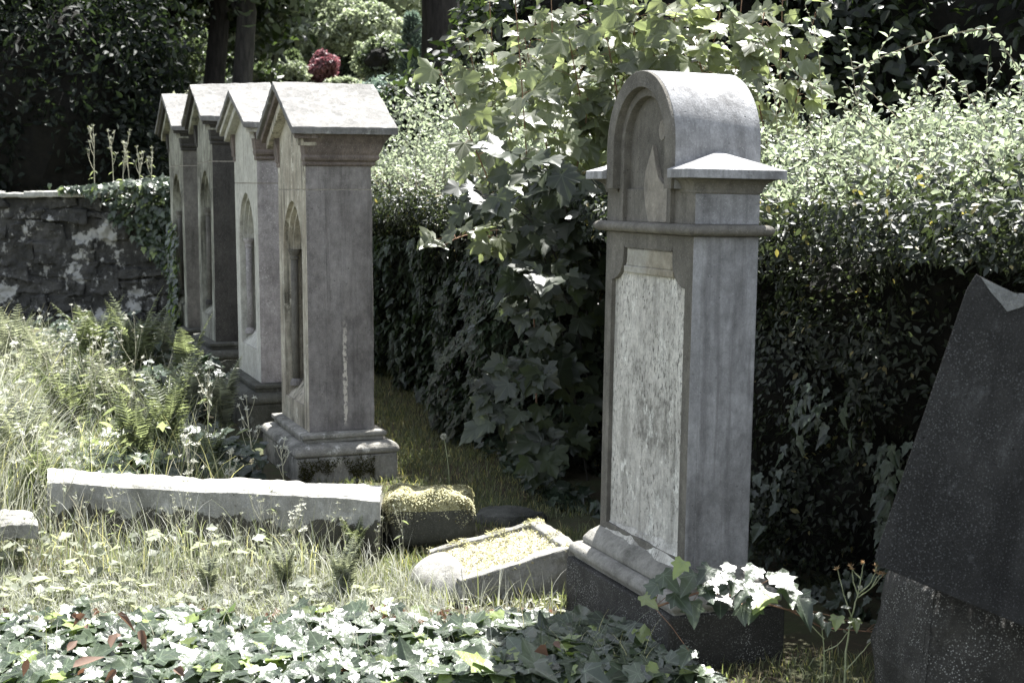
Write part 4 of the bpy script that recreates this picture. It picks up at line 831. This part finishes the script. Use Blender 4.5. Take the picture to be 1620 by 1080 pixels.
for a in ((110, 690, 8.2, 0.72, 7, 'fern', 'broad green fern in the left bank, below the pale one', .8), (300, 660, 9.0, 0.59, 6, 'fernp', 'pale fern in front of the dark ivy left of the row', .8),
          (180, 680, 8.6, 0.65, 7, 'fernp', 'pale drooping fern in the heart of the grassy bank', .6), (60, 745, 6.9, .4, 7, 'fern', 'green fern behind the left end of the long kerb', .7), (350, 745, 7.1, .3, 6, 'fern', 'little fern behind the right half of the long kerb', .7),
          (20, 600, 10.2, 0.78, 7, 'fernp', 'bleached fern by the wall at the left edge', .8), (330, 905, 5.45, .2, 6, 'fernp', 'small pale fern in the dry grass before the long kerb', .6), (450, 900, 5.5, .22, 6, 'fernp', 'small pale fern left of the rounded kerb end', .6),
          (215, 600, 10.0, 0.81, 6, 'fern', 'upright green fern in front of the rubble wall, nearest the far headstones', 1.2), (150, 610, 10.2, 0.78, 6, 'fern', 'arching fern left of the upright one, in front of the rubble wall', 1.0),
          (75, 620, 9.6, 0.78, 6, 'fernp', 'pale sunlit fern on the bank below the rubble wall, farthest left', .9), (265, 720, 8.0, 0.65, 7, 'fern', 'yellowish fern in the long grass behind the middle of the long kerb', .9), (215, 735, 7.4, 0.65, 6, 'fern', 'green fern close behind the left half of the long kerb', 1.0),
          (140, 640, 8.8, 0.65, 6, 'fernp', 'bleached fern in the middle of the grassy bank', .8), (560, 845, 5.95, .24, 6, 'fern', 'small dark fern growing against the front of the long kerb', .8), (545, 925, 5.35, .26, 7, 'fernp', 'pale fern in the dry grass between ivy and grave surround', .9),
          (330, 720, 7.6, .36, 5, 'fern', 'low fern in the herbs left of the nearest headstone', .8), (300, 610, 10.0, 0.65, 7, 'fern', 'dark green fern in front of the sooty headstone', .8), (350, 655, 8.9, 0.59, 6, 'fernp', 'pale fern in front of the speckled headstone', .7), (250, 600, 10.4, 0.72, 7, 'fernp', 'pale fern at the foot of the farthest headstone', .9), (30, 700, 7.4, 0.65, 6, 'fernp', 'bleached fern at the left edge above the short kerb', .9)):
    fern(a[0], a[1], a[2], a[3], a[4], a[5], a[6], a[7])

# ---------------------------------------------------------------- seed stalks and weeds
def weed(b, hgt, label, nb=5, spread=.5, mat='drystem', head='petal', r=.002, hs=.012, group=None, cat='weed', name='weed_stalk', az=None):
    root = empty(name, b, (0, 0, 0), label, cat, group); mb = MB(); heads = []
    pts = stalks_curve((0, 0, 0), hgt, az if az is not None else rnd.uniform(0, 2*PI), rnd.uniform(.05, .35), 9); mb.add(tube(pts, list(np.linspace(r, r*.5, 9)), 5)); heads.append(pts[-1])
    for k in range(nb):
        i = rnd.randint(3, 7); q = pts[i]; a = rnd.uniform(0, 2*PI); L = hgt*rnd.uniform(.18, .4)
        e = q+np.array([math.cos(a)*spread, math.sin(a)*spread*.6, 1])*L; m_ = (q+e)/2+np.array([math.cos(a), math.sin(a), 0])*L*.12; bb = bez(q, m_, e, 5); mb.add(tube(bb, list(np.linspace(r*.6, r*.35, 5)), 4)); heads.append(bb[-1])
        if rnd.random() < .6:
            e2 = bb[2]+np.array([math.cos(a+1.5)*spread, math.sin(a+1.5)*spread*.5, 1])*L*.45; mb.add(tube([bb[2], e2], r*.3, 4)); heads.append(e2)
    mb.build('stem', M[mat], root); hp_ = np.array(heads); n = len(hp_)
    for q in hp_: leaves('flower_head', T_LONG, np.repeat(q[None], 9, 0), rv(9)+UP*.9, rv(9), RG.uniform(hs*.7, hs*1.4, 9), M[head], root, .4, .2)
    nl = 5; Q = np.array([pts[rnd.randint(1, 6)] for _ in range(nl)]); leaves('leaves', T_LONG, Q, rv(nl)*np.array([1, 1, .3]), UP+rv(nl)*.4, RG.uniform(.03, .07, nl)*hgt/.4, M['fern'], root, .3, .5)
    return root
def gp(px, py): p = at(px, py, z=.02); p[2] = float(gz(p[0], p[1])); return p
GS = 'dry seed stalks standing in the grass'
for k in range(26):
    x = rnd.uniform(20, 640); p = gp(x, rnd.uniform(865, 915)); weed(p, rnd.uniform(.18, .34), 'thin dry seed stalk standing in front of the long kerb', 4, .45, group='thin stalks before the long kerb', head='straw', hs=.010, r=.0013)
for k in range(22):
    x = rnd.uniform(-2.9, -1.75); y = rnd.uniform(7, 9.4); weed((x-(y-7)*.35, y, float(gz(x, y))), rnd.uniform(.45, .75), 'branching dry weed stalk in the long grass of the left bank', 6, .5, group='dry weed stalks on the left bank', head='petal', hs=.014, r=.0022)
for k, (px, lab) in enumerate(((150, 'leftmost brown seed stalk on top of the rubble wall'), (180, 'tall single seed stalk on the rubble wall, second from the left'), (195, 'forked seed stalk in the cluster on the rubble wall'), (205, 'seed stalk in the middle of the cluster on the rubble wall'), (222, 'curved seed stalk in the cluster on the rubble wall'), (240, 'rightmost seed stalk on the rubble wall beside the farthest headstone'))):
    p = at(px, 305, Y=15.1); p[2] = 1.56; weed(p, rnd.uniform(.45, .62), lab, 5, .3, group='seed stalks on the rubble wall', head='straw', hs=.025, r=.005)
for (px, py, Y_, hh, lab) in ((330, 700, 8.0, .55, 'pale branching weed left of the pale speckled headstone'), (400, 740, 7.5, .42, 'pale budding weed in front of the pale speckled headstone base'), (360, 735, 7.0, .28, 'short weed with white buds just behind the long kerb'), (448, 720, 7.3, .25, 'small weed at the corner of the nearest plinth')):
    p = at(px, py, Y=Y_); p[2] = float(gz(p[0], p[1])); weed(p, hh, lab, 7, .45, head='petal', hs=.018, r=.003)
for (px, py, Y_, hh, lab) in ((60, 770, 6.5, .5, 'tall bleached weed hiding the left end of the long kerb'), (100, 780, 6.3, .42, 'shorter bleached weed at the left end of the long kerb'), (470, 860, 5.7, .26, 'pale feathery weed leaning on the front of the long kerb'), (300, 770, 6.6, .4, 'thin budding weed behind the middle of the long kerb')):
    p = at(px, py, Y=Y_); p[2] = float(gz(p[0], p[1])); weed(p, hh, lab, 9, .5, head='petal', hs=.016, r=.0022)
# dandelion clock behind the mossy block
dr = empty('dandelion_clock', at(706, 790, z=0.03)+np.array([0, .35, 0]), (0, 0, 0), 'single dandelion clock on a bare stem above the mossy block', 'flower'); q = np.array(dr.location); e = at(702, 690, Y=q[1])-q
MB().add(tube(bez((0, 0, 0), e*.5+np.array([.012, 0, 0]), e, 7), .0022, 6)).build('stem', M['greenstem'], dr)
n = 220; dd = rv(n); leaves('seed_head', T_LONG, e+dd*.002, dd, np.cross(dd, rv(n)), .017, M['petal'], dr, .1, .0)
# ragwort-like plant at the lower right
def ragwort():
    root = empty('withered_flower_plant', at(1340, 1090, Y=4.4), (0, 0, 0), 'tall withered plant with orange brown flower heads between headstone and leaning slab', 'plant'); b0 = np.array(root.location); mb = MB(); heads = []
    P = lambda x, y: at(x, y, Y=4.4)-b0
    def br(*xy, r=.0022):
        pts = [P(*q) for q in xy]; c = [pts[0]]
        for i in range(len(pts)-1): c += [pts[i]*(1-t)+pts[i+1]*t+np.array([0, .004*math.sin(9*t+i), 0]) for t in (.33, .66, 1)]
        mb.add(tube(c, list(np.linspace(r, r*.5, len(c))), 5)); return pts[-1]
    br((1336, 1095), (1338, 1030), (1347, 975), (1357, 940), r=.004)
    for seq in (((1347, 975), (1335, 940), (1325, 900)), ((1357, 940), (1350, 920), (1348, 900)), ((1357, 940), (1362, 915), (1366, 890)), ((1357, 940), (1375, 925), (1385, 905)), ((1357, 945), (1378, 930), (1398, 908)), ((1362, 915), (1352, 905), (1346, 896)), ((1385, 905), (1386, 895)), ((1378, 930), (1388, 912), (1392, 908))): heads.append(br(*seq))
    for seq in (((1338, 1060), (1360, 1035), (1380, 1012)), ((1303, 1030), (1325, 1020), (1345, 995)), ((1303, 1095), (1304, 1030), (1300, 990), (1297, 980)), ((1304, 1010), (1285, 990), (1272, 968)), ((1300, 990), (1320, 998))): br(*seq)
    mb.build('stems', M['greenstem'], root)
    for q in heads: leaves('flower_head', T_LONG, np.repeat(q[None], 12, 0), rv(12)+UP, rv(12), RG.uniform(.008, .016, 12), M['flower'], root, .4, .2)
    Q = np.array([P(*q) for q in ((1335, 1000), (1325, 985), (1350, 990), (1380, 1010), (1390, 1005), (1300, 990), (1345, 935), (1362, 925), (1330, 960))]); m = len(Q)
    leaves('leaves', T_OVAL, Q, rv(m)+UP*.1, UP+rv(m)*.5, RG.uniform(.02, .035, m), M['spray'], root)
ragwort()
# fine litter: twigs and crumbled leaves
P = gpts(1500, [(-2.5, 5.2), (.3, 5.1), (.42, 4.35), (-2.4, 4.15)]); P[:, 2] += RG.random(len(P))*.07; o = leaves('leaf_litter', T_OVAL, P, rv(len(P))*np.array([1, 1, .3]), UP+rv(len(P))*.6, RG.uniform(.02, .05, len(P)), M['dead'], None, 1, .8); tag(o, 'crumbled brown leaf litter under the ivy', 'leaf litter', kind='stuff')
P = gpts(2600, [(-2.6, 5.9), (.2, 5.7), (.3, 5.0), (-2.5, 5.0)]); P[:, 2] += .01+RG.random(len(P))*.03; o = leaves('leaf_litter', T_LONG, P, rv(len(P))*np.array([1, 1, .2]), UP+rv(len(P))*.5, RG.uniform(.015, .05, len(P)), M['straw'], None, .6, .6); tag(o, 'bleached litter between the kerb and the ivy', 'leaf litter', kind='stuff')
# dead leaves
for k in range(15):
    if k == 0: p = at(845, 1030, z=.19); lab = 'large pinkish brown dead leaf standing in the shaded ivy below the grave surround'; g = None; s = .075
    elif k == 1: p = at(115, 1055, z=.19); lab = 'brown dead leaf at the bottom of the sunlit ivy, far left'; g = None; s = .07
    else: p = at(rnd.uniform(0, 300) if k < 14 else rnd.uniform(300, 1000), rnd.uniform(945, 1075), z=.17); lab = 'curled brown dead leaf caught in the ground ivy'; g = 'curled dead leaves in the ground ivy'; s = rnd.uniform(.035, .06)
    o = leaves('dead_leaf', T_OVAL, [np.zeros(3)], rv(1)-UP*.3, rv(1)*.4+UP*.6-np.array([[0, .6, 0]]), s, M['dead'], None, 1.2, .8); o.location = p; tag(o, lab, 'dead leaf', g)

# ---------------------------------------------------------------- background trees and shrubs
def bush(name, c, r, n, size, mat, label, cat='shrub', core=None, tm=T_LONG, clumps=16, group=None, trunk=None, shell=.7, parent=None):
    """clumped crown: many small leafy clumps spread over an ellipsoid"""
    b = (c[0], c[1], float(gz(c[0], c[1]))); root = empty(name, b, (0, 0, 0), label, cat, group); b0 = np.array(b)
    cc, dd = blobpts(clumps, (0, 0, 0), np.array(r)*.72, .5); Ps = []; Ns = []
    for q in cc:
        k = n//clumps; p, d = blobpts(k, q, np.array(r)*rnd.uniform(.25, .45), shell); Ps.append(p); Ns.append(d)
    P = np.concatenate(Ps)+(np.array(c)-b0); Nn = np.concatenate(Ns)*.6+rv(len(P))*.7+UP*.3; m = len(P)
    keep = P[:, 2] > -.05; P = P[keep]; Nn = Nn[keep]; m = len(P)
    leaves('crown' if trunk else 'foliage', tm, P, rv(m)-UP*.4, Nn, RG.uniform(*size, m), M[mat], root, .3, .3)
    if core:
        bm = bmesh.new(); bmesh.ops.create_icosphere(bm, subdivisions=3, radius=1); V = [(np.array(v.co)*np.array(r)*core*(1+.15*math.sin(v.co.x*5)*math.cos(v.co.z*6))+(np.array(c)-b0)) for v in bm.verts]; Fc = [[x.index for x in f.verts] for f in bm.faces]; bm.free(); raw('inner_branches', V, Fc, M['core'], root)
    if trunk:
        rt, mt = trunk; top = c[2]-b0[2]+r[2]*.6; pts = [(0, 0, -.3), (0, 0, .3), (rt*.9, .1, top*.35), (-rt*.3, 0, top*.6), (rt*.8, 0, top)]
        tb = MB().add(tube(pts, [rt*1.6, rt*1.1, rt, rt*.8, rt*.4], 12))
        for k in range(7):
            a = rnd.uniform(0, 2*PI); z0 = top*rnd.uniform(.35, .8); e = np.array([math.cos(a)*r[0]*.7, math.sin(a)*r[1]*.7, z0+r[2]*rnd.uniform(.2, .6)]); tb.add(tube(bez((0, 0, z0), (e[0]*.4, e[1]*.4, z0+.4), e, 6), list(np.linspace(rt*.4, rt*.08, 6)), 6))
        tb.build('trunk', M[mt], root)
    return root
def Bp(px, py, Y): return at(px, py, Y=Y)
# dark evergreen shrubs behind the wall
for i, (px, Y_, rx, rz, zc, lab) in enumerate(((-120, 18.5, 2.6, 2.6, 2.2, 'huge dark evergreen shrub at the far left behind the rubble wall'), (90, 18.0, 1.9, 2.7, 2.4, 'dark evergreen shrub above the middle of the rubble wall'), (200, 19.5, 1.4, 1.3, 1.8, 'lower dark shrub behind the farthest headstone'), (20, 21, 2.6, 3.2, 4.2, 'tall dark evergreen rising behind the shrubs at the top left'), (290, 22, 1.0, .9, 2.2, 'small dark shrub behind the row of gabled roofs'))):
    c = Bp(px, 200, Y_); bush('evergreen_shrub', (c[0], c[1], zc), (rx, 1.3, rz), 22000, (.07, .13), 'rhodo', lab, core=.5, clumps=44, tm=T_OVAL)
# tall trees, left and middle background
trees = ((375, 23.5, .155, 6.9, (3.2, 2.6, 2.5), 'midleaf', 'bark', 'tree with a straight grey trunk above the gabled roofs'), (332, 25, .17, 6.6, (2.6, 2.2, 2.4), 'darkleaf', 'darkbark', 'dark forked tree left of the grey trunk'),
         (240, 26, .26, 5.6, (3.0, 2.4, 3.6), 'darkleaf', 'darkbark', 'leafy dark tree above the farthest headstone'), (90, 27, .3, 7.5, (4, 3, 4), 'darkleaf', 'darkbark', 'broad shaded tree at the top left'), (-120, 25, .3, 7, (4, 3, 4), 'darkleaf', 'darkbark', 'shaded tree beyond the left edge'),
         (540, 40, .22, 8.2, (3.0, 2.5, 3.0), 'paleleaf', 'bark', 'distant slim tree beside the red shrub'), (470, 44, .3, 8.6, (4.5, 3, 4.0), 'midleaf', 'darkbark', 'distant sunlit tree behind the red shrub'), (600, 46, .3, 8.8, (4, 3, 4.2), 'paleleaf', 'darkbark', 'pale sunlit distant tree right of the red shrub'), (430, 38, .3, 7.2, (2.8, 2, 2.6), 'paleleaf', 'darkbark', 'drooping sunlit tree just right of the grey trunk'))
for (px, Y_, rt, zc, r, ml, mb_, lab) in trees:
    c = Bp(px, 0, Y_); bush('tree', (c[0], c[1], zc), r, 16000, (.13, .26) if Y_ < 30 else (.2, .36), ml, lab, 'tree', core=None, tm=T_OVAL, clumps=38, trunk=(rt, mb_), shell=.3)
# large dark conifer
c = Bp(697, 0, 24); cr = empty('dark_conifer', (c[0], c[1], float(gz(c[0], c[1]))), (0, 0, 0), 'massive black conifer trunk rising out of the picture above the hedge', 'tree')
MB().add(tube([(0, 0, -.4), (0, 0, .5), (.02, 0, 4), (.05, 0, 9)], [.40, .34, .31, .22], 14)).build('trunk', M['darkbark'], cr)
P, d = blobpts(9000, (0, 0, 11), (1.8, 1.6, 2.2), .3); leaves('crown', T_LONG, P, rv(9000)-UP, d+rv(9000), RG.uniform(.15, .28, 9000), M['darkleaf'], cr)
# middle-distance garden shrubs
def column(px, py0, py1, Y_, rx, lab, mat='greyleaf'):
    a = Bp(px, py0, Y_); b = Bp(px, py1, Y_); root = empty('columnar_conifer', (a[0], a[1], b[2]), (0, 0, 0), lab, 'conifer'); hh = a[2]-b[2]
    n = 5000; t = RG.random(n)**.8; rr_ = rx*(1-t)**.6*(.6+.4*RG.random(n)); an = RG.uniform(0, 2*PI, n); P = np.stack([np.cos(an)*rr_, np.sin(an)*rr_, t*hh], 1)
    leaves('foliage', T_LONG, P, UP*1.2+np.stack([np.cos(an), np.sin(an), an*0], 1)*.6+rv(n)*.2, rv(n), RG.uniform(.10, .18, n), M[mat], root); MB().add(tube([(0, 0, -1.5), (0, 0, hh*.9)], [rx*.35, .01], 8)).build('trunk', M['darkbark'], root)
column(652, 28, 175, 26, .26, 'tall grey green columnar conifer left of the black trunk'); column(782, 55, 170, 25, .16, 'slim grey green conifer right of the black trunk'); column(462, 85, 150, 34, .45, 'rounded columnar conifer left of the red shrub', 'midleaf')
def shrub(px, py, Y_, r, mat, lab, n=4500, sz=(.07, .14), core=.6): c = Bp(px, py, Y_); return bush('garden_shrub', c, r, n, sz, mat, lab, core=core, clumps=18, tm=T_OVAL)
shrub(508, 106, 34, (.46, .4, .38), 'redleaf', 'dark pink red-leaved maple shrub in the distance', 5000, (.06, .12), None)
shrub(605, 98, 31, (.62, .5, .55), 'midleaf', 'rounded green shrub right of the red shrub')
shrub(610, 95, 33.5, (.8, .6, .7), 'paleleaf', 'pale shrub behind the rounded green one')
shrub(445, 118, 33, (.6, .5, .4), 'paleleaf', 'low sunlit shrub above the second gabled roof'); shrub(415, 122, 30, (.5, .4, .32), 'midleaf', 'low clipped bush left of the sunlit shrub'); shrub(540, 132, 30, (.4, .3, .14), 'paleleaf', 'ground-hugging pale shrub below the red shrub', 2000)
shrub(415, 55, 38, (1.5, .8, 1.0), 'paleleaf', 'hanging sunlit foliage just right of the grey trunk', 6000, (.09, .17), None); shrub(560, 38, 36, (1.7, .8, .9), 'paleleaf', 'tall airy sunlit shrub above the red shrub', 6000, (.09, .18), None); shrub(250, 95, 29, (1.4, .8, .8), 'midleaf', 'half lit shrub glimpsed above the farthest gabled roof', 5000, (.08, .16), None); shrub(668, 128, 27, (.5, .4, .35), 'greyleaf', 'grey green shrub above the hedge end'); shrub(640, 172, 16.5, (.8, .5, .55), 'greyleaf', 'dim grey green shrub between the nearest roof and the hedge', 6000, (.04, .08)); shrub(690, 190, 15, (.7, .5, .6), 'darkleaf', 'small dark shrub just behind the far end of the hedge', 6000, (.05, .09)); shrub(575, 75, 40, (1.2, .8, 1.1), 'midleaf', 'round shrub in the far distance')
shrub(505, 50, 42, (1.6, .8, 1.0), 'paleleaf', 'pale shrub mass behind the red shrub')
# dark trees behind the hedge on the right
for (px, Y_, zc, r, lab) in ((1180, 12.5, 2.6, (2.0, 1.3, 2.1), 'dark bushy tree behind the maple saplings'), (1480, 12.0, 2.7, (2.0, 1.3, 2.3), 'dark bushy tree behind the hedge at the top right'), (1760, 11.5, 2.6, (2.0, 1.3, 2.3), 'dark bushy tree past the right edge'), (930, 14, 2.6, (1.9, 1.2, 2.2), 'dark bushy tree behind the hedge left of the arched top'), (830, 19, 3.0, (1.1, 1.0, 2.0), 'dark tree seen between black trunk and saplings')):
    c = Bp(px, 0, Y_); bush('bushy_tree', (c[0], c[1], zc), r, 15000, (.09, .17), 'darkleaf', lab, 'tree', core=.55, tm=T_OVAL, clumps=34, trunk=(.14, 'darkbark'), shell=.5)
# far woodland
n = 60000; x = RG.uniform(-34, 40, n); y = RG.uniform(50, 58, n)-6*np.abs(np.sin(x*.3)); z = gz(x, y)+RG.random(n)**.8*16; P = np.stack([x, y+np.sin(z*1.3+x)*1.2, z], 1)
o = leaves('far_woodland', T_OVAL, P, rv(n)-UP*.4, rv(n)+UP*.3-np.array([0, .5, 0]), RG.uniform(.35, .75, n), M['darkleaf'], None); tag(o, 'dark wood far beyond the garden', 'woodland', kind='stuff')
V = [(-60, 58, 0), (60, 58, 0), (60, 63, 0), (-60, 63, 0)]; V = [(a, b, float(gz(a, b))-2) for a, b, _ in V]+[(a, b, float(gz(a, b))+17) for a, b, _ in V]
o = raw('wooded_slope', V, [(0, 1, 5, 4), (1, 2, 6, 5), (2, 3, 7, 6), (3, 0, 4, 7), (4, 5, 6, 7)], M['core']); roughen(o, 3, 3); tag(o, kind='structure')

# ---------------------------------------------------------------- camera, sun, sky
cd = bpy.data.cameras.new('camera'); cam = bpy.data.objects.new('camera', cd); COL.objects.link(cam); sc.camera = cam
cam.location = (0, 0, H); cam.rotation_euler = (PI/2-PITCH, 0, 0); cd.sensor_width = 36; cd.lens = 36*F/1620; cd.clip_end = 500; cd.clip_start = .05
cd.dof.use_dof = True; cd.dof.focus_distance = 6.2; cd.dof.aperture_fstop = 6.3
EL = math.radians(64); AZ = math.radians(30)
sv = Vector((math.sin(AZ)*math.cos(EL), math.cos(AZ)*math.cos(EL), math.sin(EL)))
sl = bpy.data.lights.new('sun', 'SUN'); sl.energy = 5; sl.angle = math.radians(.5); sl.color = (1, .98, .94)
so = bpy.data.objects.new('sun', sl); COL.objects.link(so); so.rotation_euler = sv.to_track_quat('Z', 'Y').to_euler(); so.location = (5, 5, 12)
w_ = bpy.data.worlds.new('World'); sc.world = w_; w_.use_nodes = True; nt = w_.node_tree; bg = nt.nodes['Background']
sk = nt.nodes.new('ShaderNodeTexSky'); sk.sky_type = 'NISHITA'; sk.sun_disc = False; sk.sun_elevation = EL; sk.sun_rotation = AZ
hs_ = nt.nodes.new('ShaderNodeHueSaturation'); hs_.inputs['Saturation'].default_value = .42; nt.links.new(sk.outputs[0], hs_.inputs['Color']); nt.links.new(hs_.outputs[0], bg.inputs[0]); bg.inputs[1].default_value = .088
sc.view_settings.view_transform = 'Standard'; sc.view_settings.look = 'None'; sc.view_settings.exposure = 2.25; sc.view_settings.gamma = 1
